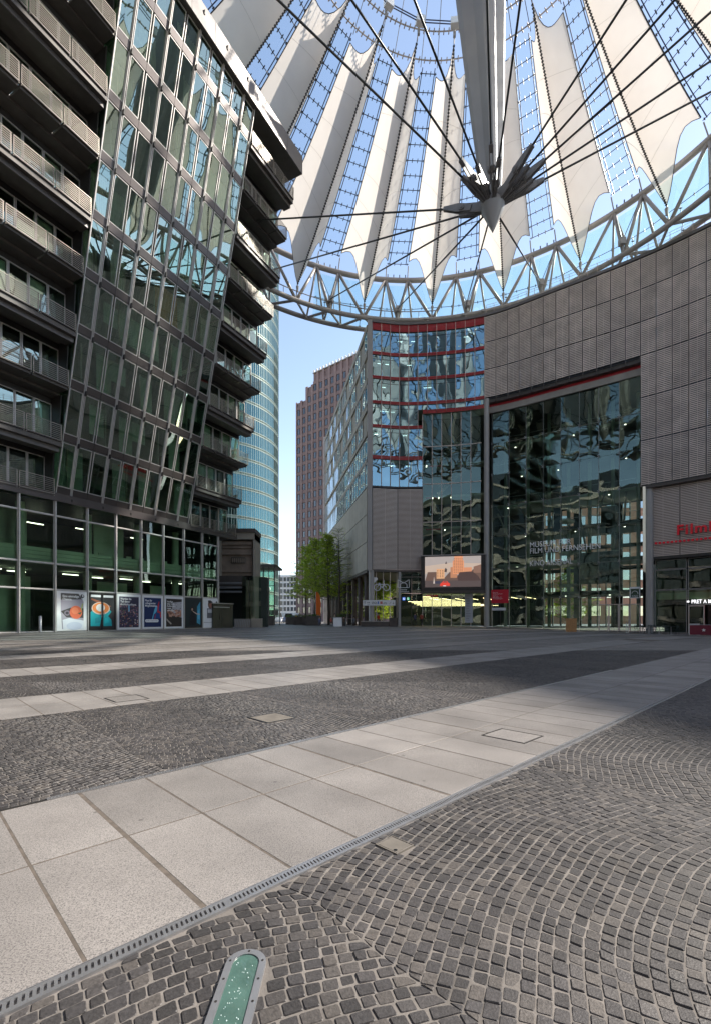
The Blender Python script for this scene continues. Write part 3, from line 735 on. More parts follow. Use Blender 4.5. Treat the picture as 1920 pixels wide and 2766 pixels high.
# bay side cheeks
for a in (A0, A1):
    for i in range(10):
        z0 = ZB+FH*i+.5; z1 = ZB+FH*(i+1)-.1
        b = MB(); b.face([BAY(a, z0), BAY(a, z1), LB(a, LEAN*(z1-ZB)-2.1, z1), LB(a, LEAN*(z0-ZB)-2.1, z0)]); b.build('side_pane', M['glass_bay'], LT)
# floors, ceilings, rooms behind
b = MB(); b.mi = 0
for i in range(11):
    z = ZB+FH*i; nn = LEAN*(z-ZB)
    b.seg(LB(A0, 0, 0), LB(A1, 0, 0), z+.05, z+.45, -13, nn-.08, N2)
b.build('floor_slab', M['int_ceiling'], LT)
for i in range(10):
    z = ZB+FH*i; nn = LEAN*(z-ZB)
    b = MB(); b.seg(LB(A0, 0, 0), LB(A1, 0, 0), z+.45, z+FH, -7.2, -7, N2); b.build('room_wall', M['int_green'], LT)
    for k, a in enumerate(heavy):
        if (i*3+k) % 2 == 0:
            b = MB(); c = BAY(a, z); b.hexa([LB(a-.06, -7, z+.45), LB(a+.06, -7, z+.45), LB(a+.06, nn-.3, z+.45), LB(a-.06, nn-.3, z+.45), LB(a-.06, -7, z+FH), LB(a+.06, -7, z+FH), LB(a+.06, nn-.3, z+FH), LB(a-.06, nn-.3, z+FH)]); b.build('partition', M['int_green'], LT)
    for j, (ca, cb) in enumerate(cols):
        r = random.random(); off = nn-.45
        if i == 4 and j in (5, 6): kind = 'wood'
        elif i <= 3 and r < .5: kind = 'blind'
        elif i > 3 and r < .42: kind = 'curtain'
        elif i > 6 and r < .6: kind = 'blind'
        else: continue
        b = MB(); n = 14; hz = 3.1 if kind != 'blind' else random.choice([3.1, 3.1, 1.6, 2.3])
        for q in range(n):
            a_ = ca+(cb-ca)*q/n; c_ = ca+(cb-ca)*(q+1)/n; d0 = .07*(q % 2) if kind == 'curtain' else 0; d1 = .07*((q+1) % 2) if kind == 'curtain' else 0
            zt = z+FH; zz = zt-hz-.0; 
            b.face([LB(a_, off-d0, zz), LB(c_, off-d1, zz), LB(c_, off-d1, zt), LB(a_, off-d0, zt)])
        b.build({'wood': 'wood_panel', 'blind': 'blind', 'curtain': 'curtain'}[kind], M[kind], LT)
# wings
WR = 1.15
def wing(a0, a1, nm, nfl, seg, base):
    ns_ = round((a1-a0)/seg); sg = (a1-a0)/ns_
    for i in range(base, nfl):
        zf = ZB+FH*i-.25; out = LEAN*(zf-ZB+.5)+.25; wn = out-WR-.2
        slab = (i % 2 == 1)
        b = MB(); b.seg(LB(a0, 0, 0), LB(a1, 0, 0), zf-.28, zf, -12, wn+.1, N2); b.build('storey_slab', M['soffit'], LT)
        if slab:
            b = MB(); b.seg(LB(a0, 0, 0), LB(a1, 0, 0), zf-.30, zf+.02, wn+.1, out-.1, N2)
            b.seg(LB(a0, 0, 0), LB(a1, 0, 0), zf-.62, zf-.30, wn+.1, out-.5, N2); b.build('balcony_slab', M['soffit'], LT)
            b = MB(); b.seg(LB(a0, 0, 0), LB(a1+.002, 0, 0), zf-.62, zf-.25, out-.5, out-.42, N2); b.build('slab_fascia', M['fascia'], LT)
        for s in range(ns_):
            x0 = a0+s*sg+.05; x1 = a0+(s+1)*sg-.05
            B = None
            b = MB(); b.seg(LB(x0, 0, 0), LB(x1, 0, 0), zf+.05, zf+.14, out-.95 if not slab else out-.8, out, N2)
            if not slab: b.seg(LB(x0, 0, 0), LB(x1, 0, 0), zf-.12, zf+.05, wn+.1, out-.15, N2)
            b.build('balcony_tray', M['soffit'], LT)
            b = MB()
            for k in range(9):
                zz = zf+.12+k*.132; th = .022 if k < 8 else .034
                b.seg(LB(x0, 0, 0), LB(x1, 0, 0), zz, zz+th, out-.02, out+.012+.014*(k == 8), N2)
            for xx in (x0, x1-.05): b.seg(LB(xx, 0, 0), LB(xx+.05, 0, 0), zf+.0, zf+1.22, out-.075, out-.025, N2)
            b.build('railing', M['rail'], LT)
        # end return
        e = a1 if a1 > 0 else None
        if e:
            b = MB()
            for k in range(11):
                zz = zf+.12+k*.118; p = LB(e, 0, 0); b.hexa([LB(e, wn, zz), LB(e+.03, wn, zz), LB(e+.03, out, zz), LB(e, out, zz), LB(e, wn, zz+.018), LB(e+.03, wn, zz+.018), LB(e+.03, out, zz+.018), LB(e, out, zz+.018)])
            b.build('railing', M['rail'], LT)
        # windows of the storey
        nw = round((a1-a0)/1.26); ww = (a1-a0)/nw
        for s in range(nw):
            window(LT, LB(a0+s*ww+.02, wn, zf+.05), t3, UP, ww-.04, FH-.75, 'glass_bay', .055, .10, 'alu', tilt=.004)
            if random.random() < .35:
                hz = random.choice([1.2, 2.9, 2.9]); b = MB(); b.face([LB(a0+s*ww, wn-.3, zf+FH-.7-hz), LB(a0+(s+1)*ww, wn-.3, zf+FH-.7-hz), LB(a0+(s+1)*ww, wn-.3, zf+FH-.7), LB(a0+s*ww, wn-.3, zf+FH-.7)]); b.build('blind', M[random.choice(['blind', 'curtain'])], LT)
        b = MB(); b.seg(LB(a0, 0, 0), LB(a1, 0, 0), zf+FH-.70, zf+FH-.28, wn-.12, wn+.05, N2); b.build('lintel', M['dark'], LT)
        b = MB(); b.seg(LB(a0, 0, 0), LB(a1, 0, 0), zf, zf+FH-.28, wn-6.2, wn-6, N2); b.build('room_wall', M['int_green'], LT)
        # cheek wall next to the bay
        if i >= 0:
            ae = a0 if a0 > -1 else a1
            b = MB(); b.hexa([LB(ae-.04, wn-.1, zf), LB(ae+.04, wn-.1, zf), LB(ae+.04, out-.45, zf), LB(ae-.04, out-.45, zf), LB(ae-.04, wn-.1, zf+FH-.3), LB(ae+.04, wn-.1, zf+FH-.3), LB(ae+.04, out-.45+.3, zf+FH-.3), LB(ae-.04, out-.45+.3, zf+FH-.3)]); b.build('cheek_wall', M['dark'], LT)
M['rail'] = mk('galvanised_rail', (.34, .31, .27), .38, .6)
wing(A0-17.5, A0-.12, 'left', 9, 2.5, 0)
wing(A1+.12, A1+6.6, 'right', 10, 1.62, 0)
# body, roof slab and end wall
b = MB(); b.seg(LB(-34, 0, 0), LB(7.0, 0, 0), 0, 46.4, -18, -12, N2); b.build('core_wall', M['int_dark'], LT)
b = MB()
for i in range(0, 10):
    z = ZB+FH*i; nn = LEAN*(z-ZB)
    b.hexa([LB(6.9, -12, z-.3), LB(7.0, -12, z-.3), LB(7.0, nn-1.8, z-.3), LB(6.9, nn-1.8, z-.3), LB(6.9, -12, z+FH-.3), LB(7.0, -12, z+FH-.3), LB(7.0, nn-1.8, z+FH-.3), LB(6.9, nn-1.8, z+FH-.3)])
b.build('end_wall', M['soffit'], LT)
zr = ZB+FH*9+2.5
b = MB(); nr = LEAN*(zr-ZB)
b.seg(LB(-34, 0, 0), LB(7.3, 0, 0), zr, zr+.35, -18, nr+.35, N2); b.build('roof_slab', M['soffit'], LT)
for k in range(17):
    b = MB(); b.seg(LB(-34+41.3/17*k+.015, 0, 0), LB(-34+41.3/17*(k+1)-.015, 0, 0), zr-.02, zr+1.75, nr+.35, nr+.48, N2); b.build('fascia_panel', M['fascia'], LT)
b = MB(); b.hexa([LB(7.3, -18, zr-.02), LB(7.4, -18, zr-.02), LB(7.4, nr+.48, zr-.02), LB(7.3, nr+.48, zr-.02), LB(7.3, -18, zr+1.75), LB(7.4, -18, zr+1.75), LB(7.4, nr+.48, zr+1.75), LB(7.3, nr+.48, zr+1.75)]); b.build('fascia_panel', M['fascia'], LT)
# underside of the upper storeys over the shops
b = MB(); b.seg(LB(-34, 0, 0), LB(7.2, 0, 0), 9.75, 10.0, -12, .02, N2); b.build('soffit', M['soffit'], LT)
b = MB(); b.seg(LB(-34, 0, 0), LB(7.2, 0, 0), 9.62, 10.22, .02, .22, N2); b.build('transfer_beam', M['spandrel'], LT)
# shopfront
GA = [-34.4, -31.9, -29.5, -27, -24.5, -22.05, -19.6, -17.1, -14.64, -12.2, -9.74, -7.29, -4.88, -2.52, -.13, 2.24, 4.47]; GZ = [.06, 3.14, 5.04, 8.57, 9.7]
for k in range(len(GA)-1):
    for j in range(4):
        z0, z1 = GZ[j]+.03, GZ[j+1]-.03
        if k < 4 and j > 0: pass
        window(LT, LB(GA[k]+.05, -.05, z0), t3, UP, GA[k+1]-GA[k]-.1, z1-z0, 'glass_low', .035, .08, 'alu', tilt=.003)
for a in GA:
    b = MB(); b.seg(LB(a-.045, 0, 0), LB(a+.045, 0, 0), .02, 9.72, -.06, .14, N2); b.build('mullion', M['alu'], LT)
b = MB()
for z in GZ[:-1]: b.seg(LB(GA[0], 0, 0), LB(GA[-1], 0, 0), z-.03, z+.03, -.06, .03, N2)
b.build('transom', M['alu'], LT)
b = MB(); b.seg(LB(-34, 0, 0), LB(4.4, 0, 0), -.2, .05, -9, -.05, N2); b.build('shop_floor', M['int_dark'], LT)
b = MB(); b.seg(LB(-34, 0, 0), LB(4.4, 0, 0), 4.95, 5.3, -9, -.25, N2); b.build('gallery_slab', M['int_ceiling'], LT)
b = MB()
for z in (5.32, 5.6, 5.88): b.seg(LB(-34, 0, 0), LB(4.4, 0, 0), z, z+.26, -.36, -.30, N2)
b.build('gallery_parapet', M['int_green'], LT)
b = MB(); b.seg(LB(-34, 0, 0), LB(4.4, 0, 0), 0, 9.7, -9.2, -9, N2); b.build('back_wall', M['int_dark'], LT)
for (a0_, a1_) in ((-15.5, -12.0), (-6.5, -3.6), (-1.0, .8)):
    for zz in (0.05, 5.3): b = MB(); b.seg(LB(a0_, 0, 0), LB(a1_, 0, 0), zz, zz+4.2, -3.6-.5*(zz > 1), -3.5-.5*(zz > 1), N2); b.build('partition', M['int_green'], LT)
b = MB(); b.hexa([LB(4.4, -9, 0), LB(4.47, -9, 0), LB(4.47, -.1, 0), LB(4.4, -.1, 0), LB(4.4, -9, 9.7), LB(4.47, -9, 9.7), LB(4.47, -.1, 9.7), LB(4.4, -.1, 9.7)]); b.build('back_wall', M['int_dark'], LT)
for k, a in enumerate((-13.2, -8, -3.2, 1.2, -18.5)):
    b = MB(); b.lathe([(.32, 0), (.32, 9.7)], LB(a, -2.6, 0), 14); b.build('column', M['int_green'], LT, smooth=True)
for k in range(10):
    a = -15+k*1.9+random.uniform(-.4, .4); z = random.choice([4.7, 4.8, 8.9]); b = MB(); b.seg(LB(a, 0, 0), LB(a+1.3, 0, 0), z, z+.05, -4.2-k % 3, -4.1-k % 3, N2); b.build('ceiling_light', M['lampw_on'], LT)
for k in range(9):   # desks on the gallery
    a = -8+k*1.3; b = MB(); b.seg(LB(a, 0, 0), LB(a+1.1, 0, 0), 6.05, 6.1, -1.9, -1.1, N2); b.seg(LB(a+.2, 0, 0), LB(a+.7, 0, 0), 6.12, 6.5, -1.5, -1.45, N2); b.build('desk', M['int_green'], LT)
b = MB(); b.lathe([(.1, 0), (.1, 1.15), (.0, 1.17)], LB(-13.5, .5, .05), 12); T = b.build('bollard', M['steel'], None, smooth=True, label='short grey steel bollard in front of the empty glass bay left of the posters', cat='bollard')

# ---- posters on the ground-floor glass
def poster(j, label, border=True, w=None):
    a = GA[j]+.09; wd = GA[j+1]-GA[j]-.18 if w is None else w; Mx = frame_m(LB(a, .06, .12), t3, UP)
    T = empty('poster', LB(a, .06, .12), label, 'poster', 'posters on the shop windows at left'); PW[T.name] = Matrix.Translation(LB(a, .06, .12)); H_ = 2.95
    b = MB(); b.box(0, wd, -.03, .0, 0, H_); b.build('poster_board', M['white'] if border else M['dark'], T, Mx)
    return T, Mx, wd, H_
def pp(T, Mx, pts, c, k, nm='print'): return flat_poly(nm, pts, col(c), Mx, T, off=.033+.0025*k)
def blobs(T, Mx, x0, y0, x1, y1, n, cols_, k, smin=.03, smax=.12):
    b = MB(); mats = [col(c) for c in cols_]
    for q in range(n):
        x = random.uniform(x0, x1); y = random.uniform(y0, y1); sx = random.uniform(smin, smax); sy = random.uniform(smin, smax)*.8
        b.mi = random.randrange(len(mats)); x = min(max(x, x0+sx), x1-sx); y = min(max(y, y0+sy), y1-sy)
        b.face([(px, -.033-.0025*k-.0003*(q % 8), py) for px, py in ell(x, y, sx, sy, 7, a0=random.random())])
    b.build('picture_spots', mats, T, Mx, kind='stuff')
WH = M['white']
j0 = GA.index(-12.2)
T, Mx, w, h = poster(j0, 'white poster with an orange fruit and pale chair, leftmost of the posters')
pp(T, Mx, [(.28, 2.8), (1.62, 2.8), (2.02, 2.2), (2.02, .12), (.38, .12), (.3, 1.3), (.28, 1.3)], (.36, .33, .38), 1)
pp(T, Mx, [(.28, 2.8), (1.62, 2.8), (1.9, 2.38), (.28, 2.3)], (.10, .09, .085), 2)
pp(T, Mx, [(.28, 1.45), (.7, 1.0), (2.02, .95), (2.02, 1.7), (1.0, 1.72)], (.06, .05, .05), 2)
pp(T, Mx, ell(.75, 1.32, .22, .2), (.22, .18, .22), 3); pp(T, Mx, ell(.75, 1.32, .12, .1), (.05, .04, .05), 4)
pp(T, Mx, ell(1.42, 1.38, .48, .5, 28), (.78, .16, .07), 4); pp(T, Mx, ell(1.35, 1.5, .28, .26, 20), (.88, .24, .11), 5)
pp(T, Mx, [(1.55, 1.3), (1.9, 1.45), (1.75, 1.2)], (.10, .12, .05), 6); pp(T, Mx, [(1.85, 1.5), (2.0, 2.1), (1.88, 2.0), (1.8, 1.6)], (.35, .40, .12), 6)
pp(T, Mx, [(.45, .12), (.4, .8), (.9, .95), (2.02, .75), (2.02, .12)], (.66, .68, .73), 5); pp(T, Mx, ell(1.3, .35, .6, .3), (.52, .56, .66), 6)
pp(T, Mx, ell(1.92, 2.62, .15), (.05, .05, .05), 3); pp(T, Mx, ell(1.95, 2.65, .06, .1), (.6, .6, .6), 4)
text('Eine einmalige\nChance.', .24, WH, Mx @ Matrix.Translation((.40, 0, 2.5)), T, width=1.25, off=.045, bold=.006)
T, Mx, w, h = poster(j0+1, 'double glass door covered by a picture of a coffee cup held in teal gloves', False)
pp(T, Mx, rect(.12, .2, 2.15, 2.55), (.02, .018, .02), 1)
pp(T, Mx, rect(.15, 2.6, 1.0, 2.78), (.7, .7, .7), 1); pp(T, Mx, rect(1.2, 2.6, 2.08, 2.78), (.7, .7, .7), 1)
pp(T, Mx, [(.2, 2.5), (1.1, 2.25), (1.9, 1.9), (1.7, 1.85), (.9, 2.1), (.15, 2.4)], (.25, .07, .03), 2)
pp(T, Mx, [(.12, .3), (.12, 1.4), (.4, 1.65), (.9, 1.3), (1.75, 1.65), (1.9, 1.45), (1.6, 1.1), (1.9, .8), (1.95, .3), (1.15, .3), (1.0, .9), (.9, .3)], (.0, .33, .37), 3)
pp(T, Mx, [(.5, .5), (.9, .6), (.85, 1.0), (.5, .95)], (.0, .24, .28), 4); pp(T, Mx, [(1.3, .5), (1.7, .6), (1.6, .9), (1.3, .95)], (.0, .42, .46), 4)
pp(T, Mx, ell(.98, 1.72, .78, .50, 28), (.66, .52, .42), 5); pp(T, Mx, ell(.98, 1.74, .70, .44, 28), (.68, .20, .05), 6); pp(T, Mx, ell(.95, 1.77, .38, .3, 20), (.66, .62, .58), 7)
b = MB(); b.box(1.03, 1.09, -.075, -.03, 0, 2.9); b.box(1.12, 1.18, -.075, -.03, 0, 2.9); b.box(0, w, -.07, -.03, 2.86, 2.95); b.box(.0, .08, -.07, -.03, 0, 2.86); b.box(w-.08, w, -.07, -.03, 0, 2.86); b.build('door_frame', M['dark'], T, Mx)
b = MB(); b.tube((1.0, -.12, 1.0), (1.0, -.12, 1.5), .02); b.tube((1.21, -.12, 1.0), (1.21, -.12, 1.5), .02); b.build('handle', M['steel'], T, Mx)
T, Mx, w, h = poster(j0+2, 'white-framed poster of a crowded covered plaza, third from the left')
pp(T, Mx, rect(.16, .16, w-.2, 2.75), (.035, .03, .06), 1)
blobs(T, Mx, .18, 1.2, w-.25, 2.1, 90, [(.25, .10, .12), (.16, .07, .10), (.4, .22, .22), (.10, .10, .16), (.12, .15, .05)], 2, .03, .1)
blobs(T, Mx, .18, .2, w-.25, 1.2, 110, [(.12, .06, .12), (.03, .02, .03), (.35, .14, .10), (.5, .42, .38), (.05, .04, .15), (.02, .02, .02)], 2, .02, .09)
pp(T, Mx, rect(1.0, 1.5, 1.14, 2.05), (.20, .45, .62), 4)
text('Werden Sie\nTeil dieser\nArchitekturikone.', .24, WH, Mx @ Matrix.Translation((.26, 0, 2.48)), T, width=1.55, off=.045, bold=.006)
T, Mx, w, h = poster(j0+3, 'white-framed dark blue poster with a light blue and red dancer, fourth from the left')
pp(T, Mx, rect(.16, .16, w-.2, 2.75), (.006, .02, .09), 1)
pp(T, Mx, [(1.0, .8), (1.5, .95), (w-.2, .9), (w-.2, 2.3), (1.7, 2.0)], (.01, .05, .20), 2)
pp(T, Mx, [(.95, .8), (1.12, 1.35), (1.25, 1.75), (1.42, 2.1), (1.55, 2.0), (1.5, 1.6), (1.35, 1.4), (1.2, 1.3), (1.05, .8)], (.10, .42, .62), 3)
pp(T, Mx, [(1.55, 2.0), (1.7, 2.45), (1.78, 2.45), (1.72, 1.9), (1.68, 1.6), (1.95, 1.5), (1.95, 1.0), (1.85, 1.0), (1.83, 1.38), (1.55, 1.45)], (.45, .03, .04), 3)
pp(T, Mx, ell(1.45, 2.28, .1, .12), (.03, .05, .12), 4); pp(T, Mx, [(1.2, .75), (1.3, 1.3), (1.4, 1.3), (1.28, .75)], (.30, .03, .05), 4)
pp(T, Mx, [(.35, .58), (1.6, .58), (1.68, .66), (1.68, .76), (1.6, .84), (.35, .84), (.27, .76), (.27, .66)], (.75, .75, .75), 5)
text('DAS CENTER', .13, col((.02, .03, .08)), Mx @ Matrix.Translation((.36, 0, .665)), T, off=.049, width=1.2)
text('Platz für\nunbegrenzte\nMöglichkeiten.', .24, WH, Mx @ Matrix.Translation((.26, 0, 2.42)), T, width=1.25, off=.047, bold=.006)
T, Mx, w, h = poster(j0+4, 'white-framed poster with brown rocks on black and five lines of text, fifth from the left')
pp(T, Mx, rect(.16, .16, w-.2, 2.75), (.03, .022, .018), 1)
pp(T, Mx, [(.9, 1.2), (w-.2, 1.0), (w-.2, 2.5), (.95, 2.4), (.8, 1.7)], (.40, .39, .41), 2)
blobs(T, Mx, .22, 1.05, w-.25, 1.75, 60, [(.42, .20, .13), (.26, .10, .06), (.52, .30, .22)], 3, .05, .16)
blobs(T, Mx, .9, 1.6, w-.25, 2.4, 30, [(.05, .04, .04), (.5, .48, .5), (.3, .28, .28)], 3, .02, .08)
pp(T, Mx, [(.2, .95), (.8, .45), (.7, .35), (.2, .75)], (.35, .30, .25), 4)
text('Verfügt\nüber eine\nAußenter-\nrasse\nund Platz', .21, WH, Mx @ Matrix.Translation((.26, 0, 2.4)), T, width=.95, off=.047, bold=.006)
T, Mx, w, h = poster(j0+5, 'dark poster of a reaching figure against bright blue light, between two white posters', False)
pp(T, Mx, rect(.1, .15, w-.15, 2.8), (.012, .02, .022), 1); pp(T, Mx, [(1.5, .5), (1.55, 2.1), (1.95, 2.6), (1.95, .3)], (.05, .28, .42), 2)
pp(T, Mx, [(1.6, .9), (1.62, 1.6), (1.85, 1.9), (1.9, .8)], (.10, .42, .62), 3)
pp(T, Mx, ell(.95, 1.85, .2, .24), (.02, .012, .01), 4); pp(T, Mx, ell(.9, 1.8, .1, .13), (.5, .33, .24), 5); pp(T, Mx, [(.95, 1.68), (1.5, 1.42), (1.9, 1.38), (1.9, 1.3), (1.45, 1.33), (.98, 1.58)], (.55, .38, .30), 5); pp(T, Mx, [(.5, .3), (.6, 1.2), (.9, 1.65), (1.2, 1.5), (1.4, .3)], (.008, .008, .01), 4)
T, Mx, w, h = poster(j0+6, 'white poster with a small face and a folded garment, partly behind the black kiosk', True)
Hh = 2.95
pp(T, Mx, ell(.95, 2.35, .32, .42, 16), (.12, .055, .035), 1); pp(T, Mx, ell(1.02, 2.3, .2, .3, 14), (.28, .12, .08), 2); pp(T, Mx, [(.62, 2.75), (.95, 2.78), (1.3, 2.6), (1.2, 2.5), (.7, 2.45)], (.03, .02, .02), 3)
pp(T, Mx, rect(.5, .95, 1.35, 1.95), (.12, .12, .13), 1); pp(T, Mx, rect(.6, 1.5, 1.25, 1.85), (.5, .5, .52), 2); pp(T, Mx, rect(0.05, .5, w-.05, .53), (.1, .1, .1), 1); pp(T, Mx, ell(1.85, 2.55, .13, .16), (.05, .05, .05), 1)
# street-side things at the foot of the block
K = empty('kiosk', (-13.9, 49.5, .05), 'glossy black kiosk box with a grey counter top in front of the last poster', 'kiosk')
Mx = frame_m((-14.6, 48.5, .02), t3, UP); b = MB(); b.box(0, 3.0, 0, 1.5, 0, 2.55); b.build('kiosk_body', M['black'], K, Mx); b = MB(); b.box(-.05, 3.05, -.08, 1.55, 2.56, 2.64); b.box(0.1, 2.4, -.10, -.01, 2.15, 2.25); b.build('kiosk_top', M['steel'], K, Mx)
b = MB(); b.box(1.3, 1.34, -.02, -.003, 0.1, 2.1); b.box(.95, 1.0, -.05, -.003, .9, 1.6); b.build('door_edge', M['dark'], K, Mx)
# old facade fragment and shed behind the kiosk
Y0 = 57.0
K = empty('old_stone_facade', (-15, Y0, 0), 'fragment of an old sandstone facade with cornices under a dark canopy', 'facade'); b = MB()
b.box(-16.4, -12.4, Y0, Y0+3, 6.2, 10.4); b.build('stone_wall', M['stone'], K)
for (z0, z1, d) in ((9.9, 10.2, .28), (9.5, 9.62, .2), (8.7, 8.95, .35), (6.6, 6.8, .25)):
    b = MB(); b.box(-16.0, -12.4, Y0-d, Y0-.004, z0, z1); b.build('cornice', M['stone'], K)
b = MB(); b.box(-14.9, -13.2, Y0-.12, Y0-.004, 7.7, 8.4); b.build('blind_window', M['int_dark'], K)
for k in range(7): b = MB(); b.box(-14.8+k*.23, -14.66+k*.23, Y0-.2, Y0-.125, 7.75, 8.3); b.build('baluster', M['stone'], K)
for k in range(2):
    b = MB(); b.box(-16.9+.9*k if k == 0 else -12.2, -16.05 if k == 0 else -12.0, Y0-.5, Y0+3, 0 if k else 5.6, 11.6-.4*k); b.build('pilaster', M['clad'], K)
b = MB(); b.box(-17, -12.0, Y0-.6, Y0+3, 10.5, 11.3); b.build('parapet', M['clad'], K); b = MB(); b.box(-17, -11.9, Y0-.8, Y0+3, 11.3, 11.75); b.build('canopy', M['soffit'], K)
b = MB(); b.box(-17, -13.2, Y0-.9, Y0+3, 4.9, 6.1); b.build('canopy', M['soffit'], K)
for k in range(3): b = MB(); b.tube((-16.9, Y0-1.0, 5.2-k*.5), (-13.4, Y0-1.0, 5.2-k*.5), .13, 8); b.build('duct', M['steel'], K)
b = MB(); b.box(-17, -11.0, Y0+2, Y0+3, 0, 6.2); b.build('back_wall', M['int_dark'], K)
for k, xx in enumerate((-12.95, -12.5)): b = MB(); b.box(xx-.14, xx+.22, Y0-.3, Y0+.1, 0, 5.6); b.build('pilaster', M['stone'], K)
for k in range(3):
    b = MB(); b.face([(-13.3+.75*k, Y0-1.2, .1), (-12.6+.75*k, Y0-1.2, .1), (-12.6+.75*k, Y0-1.2, 6.0), (-13.3+.75*k, Y0-1.2, 6.0)]); b.build('glass_screen', M['glass_low'], K)
# low wall with planter
K = empty('low_wall', (-12.4, 55.2, 0), 'low concrete wall with a pale end block and a leaning bicycle row shadow, left of the street', 'low wall'); K['label'] = 'low grey concrete wall with a paler end block beside the black kiosk'
b = MB(); b.box(-13.9, -11.9, 54.4, 54.8, 0, 1.0); b.build('wall_length', M['concrete'], K); b = MB(); b.box(-11.89, -10.75, 54.2, 55.0, 0, 1.05); b.build('end_block', M['clad'], K)
b = MB()
for k in range(9): b.tube((-13.8+.2*k, 54.33, .05), (-13.7+.2*k, 54.33, .85), .02)
b.build('rack_bar', M['steel'], K)
# entrance pavilion further down
K = empty('entrance_pavilion', (-14.5, 76, 0), 'narrow entrance pavilion with thin dark flat roof and tall stone pier beside the street', 'pavilion')
b = MB(); b.box(-19, -12.3, 73, 80, 9.1, 9.45); b.build('flat_roof', M['soffit'], K)
for (x0, x1) in ((-17.6, -17.15), (-17.1, -15.6)):
    b = MB(); b.box(x0, x1, 74, 75, 0, 9.09); b.build('stone_pier', M['clad'], K)
for xx in (-15.3, -14.4, -13.5, -12.6):
    b = MB(); b.tube((xx, 74, 0), (xx, 74, 9.1), .08, 6); b.build('post', M['dark'], K)
    b = MB(); b.tube((xx, 79, 0), (xx, 79, 9.1), .08, 6); b.build('post', M['dark'], K)
b = MB()
for z in (3.1, 6.2, 8.4): b.tube((-15.3, 74, z), (-12.6, 74, z), .05)
b.build('rail', M['dark'], K)
b = MB(); b.face([(-15.3, 74.1, 0), (-12.6, 74.1, 0), (-12.6, 74.1, 9), (-15.3, 74.1, 9)]); b.build('glass_screen', M['glass_low'], K)
for k in range(3):
    b = MB(); b.box(-15.6+1.25*k, -14.8+1.25*k, 71.2+k*.1, 72, 0, 1.5+.15*(k == 1)); T = b.build('planter', M['planter'], None, label=['dark square planter at the stone pier of the entrance pavilion', 'tallest dark planter in front of the entrance pavilion', 'dark planter at the street corner of the entrance pavilion'][k], cat='planter', group='dark planters at the entrance pavilion')
# ------------------------------------------------------------------ right block (curved plaza front)
def catmull(P, n=24):
    P = [Vector(p) for p in P]; out = []
    Q = [P[0]*2-P[1]]+P+[P[-1]*2-P[-2]]
    for i in range(1, len(Q)-2):
        for k in range(n):
            t = k/n; a, b_, c, d = Q[i-1], Q[i], Q[i+1], Q[i+2]
            out.append(.5*((2*b_)+(-a+c)*t+(2*a-5*b_+4*c-d)*t*t+(-a+3*b_-3*c+d)*t**3))
    out.append(P[-1]); return out
pathA = catmull([(2.2, 62.9), (7.6, 63.5), (16.75, 61.7), (24.8, 56.4), (31.3, 51.6), (36.0, 47.0), (42, 39.8), (47, 30), (49, 18), (48, 4), (44, -10)])
cum = [0.]
for a, c in zip(pathA[:-1], pathA[1:]): cum.append(cum[-1]+(c-a).length)
def FP(s):
    import bisect
    s = max(0, min(cum[-1]-1e-4, s)); i = bisect.bisect_right(cum, s)-1; return pathA[i].lerp(pathA[i+1], (s-cum[i])/(cum[i+1]-cum[i]))
def FT(s): return (FP(s+.4)-FP(s-.4)).normalized()
def s_at_x(x):
    lo, hi = 0, 60
    for _ in range(50):
        m = (lo+hi)/2
        if FP(m).x < x: lo = m
        else: hi = m
    return lo
def s_at_u(u):
    r = (u-960)/1279; lo, hi = 0, 60
    for _ in range(50):
        m = (lo+hi)/2; p = FP(m)
        if p.x/p.y < r: lo = m
        else: hi = m
    return lo
SA = s_at_u(1308); SB = s_at_u(1730)
RB = empty('film_house', (16, 60, 0), 'tall curved block at right with red bands, mirror glass, grey louvres and glass hall', 'building')
def chord(s0, s1, off=0):
    a, c = FP(s0), FP(s1); d = (c-a).normalized(); n = Vector((-d.y, d.x)); return a+n*off, c+n*off, d
def fr(s0, s1, z, off=0):
    a, c, d = chord(s0, s1, off); return frame_m((a.x, a.y, z), (d.x, d.y, 0), UP), (c-a).length
def wall(b, s0, s1, z0, z1, o0, o1, n=None):
    n = n or max(1, int((s1-s0)/1.5))
    for k in range(n):
        sa = s0+(s1-s0)*k/n; sb = s0+(s1-s0)*(k+1)/n
        na = FT(sa); nb = FT(sb); na = Vector((-na.y, na.x)); nb = Vector((-nb.y, nb.x)); p, q = FP(sa), FP(sb)
        c = [p+na*o0, q+nb*o0, q+nb*o1, p+na*o1]
        b.hexa([(x.x, x.y, z0) for x in c]+[(x.x, x.y, z1) for x in c])
ZT_ = 40.35
def louvre(w, h, mat, pitch=.2, dep=.13):
    k = ('lv', round(w, 2), round(h, 2), mat, pitch)
    if k not in CACHE:
        b = MB(); n = int(h/pitch); p = h/n
        for i in range(n):
            z = i*p; b.hexa([(.03, 0, z+.01), (w-.03, 0, z+.01), (w-.03, dep, z+p*.30), (.03, dep, z+p*.30), (.03, 0, z+.01+p*.62), (w-.03, 0, z+.01+p*.62), (w-.03, dep, z+p*.80), (.03, dep, z+p*.80)])
        for x in (0.03, w/2-.015, w-.06): b.box(x, x+.03, .02, dep, 0, h)
        CACHE[k] = b.mesh('louvre_panel', M[mat])
    return CACHE[k]
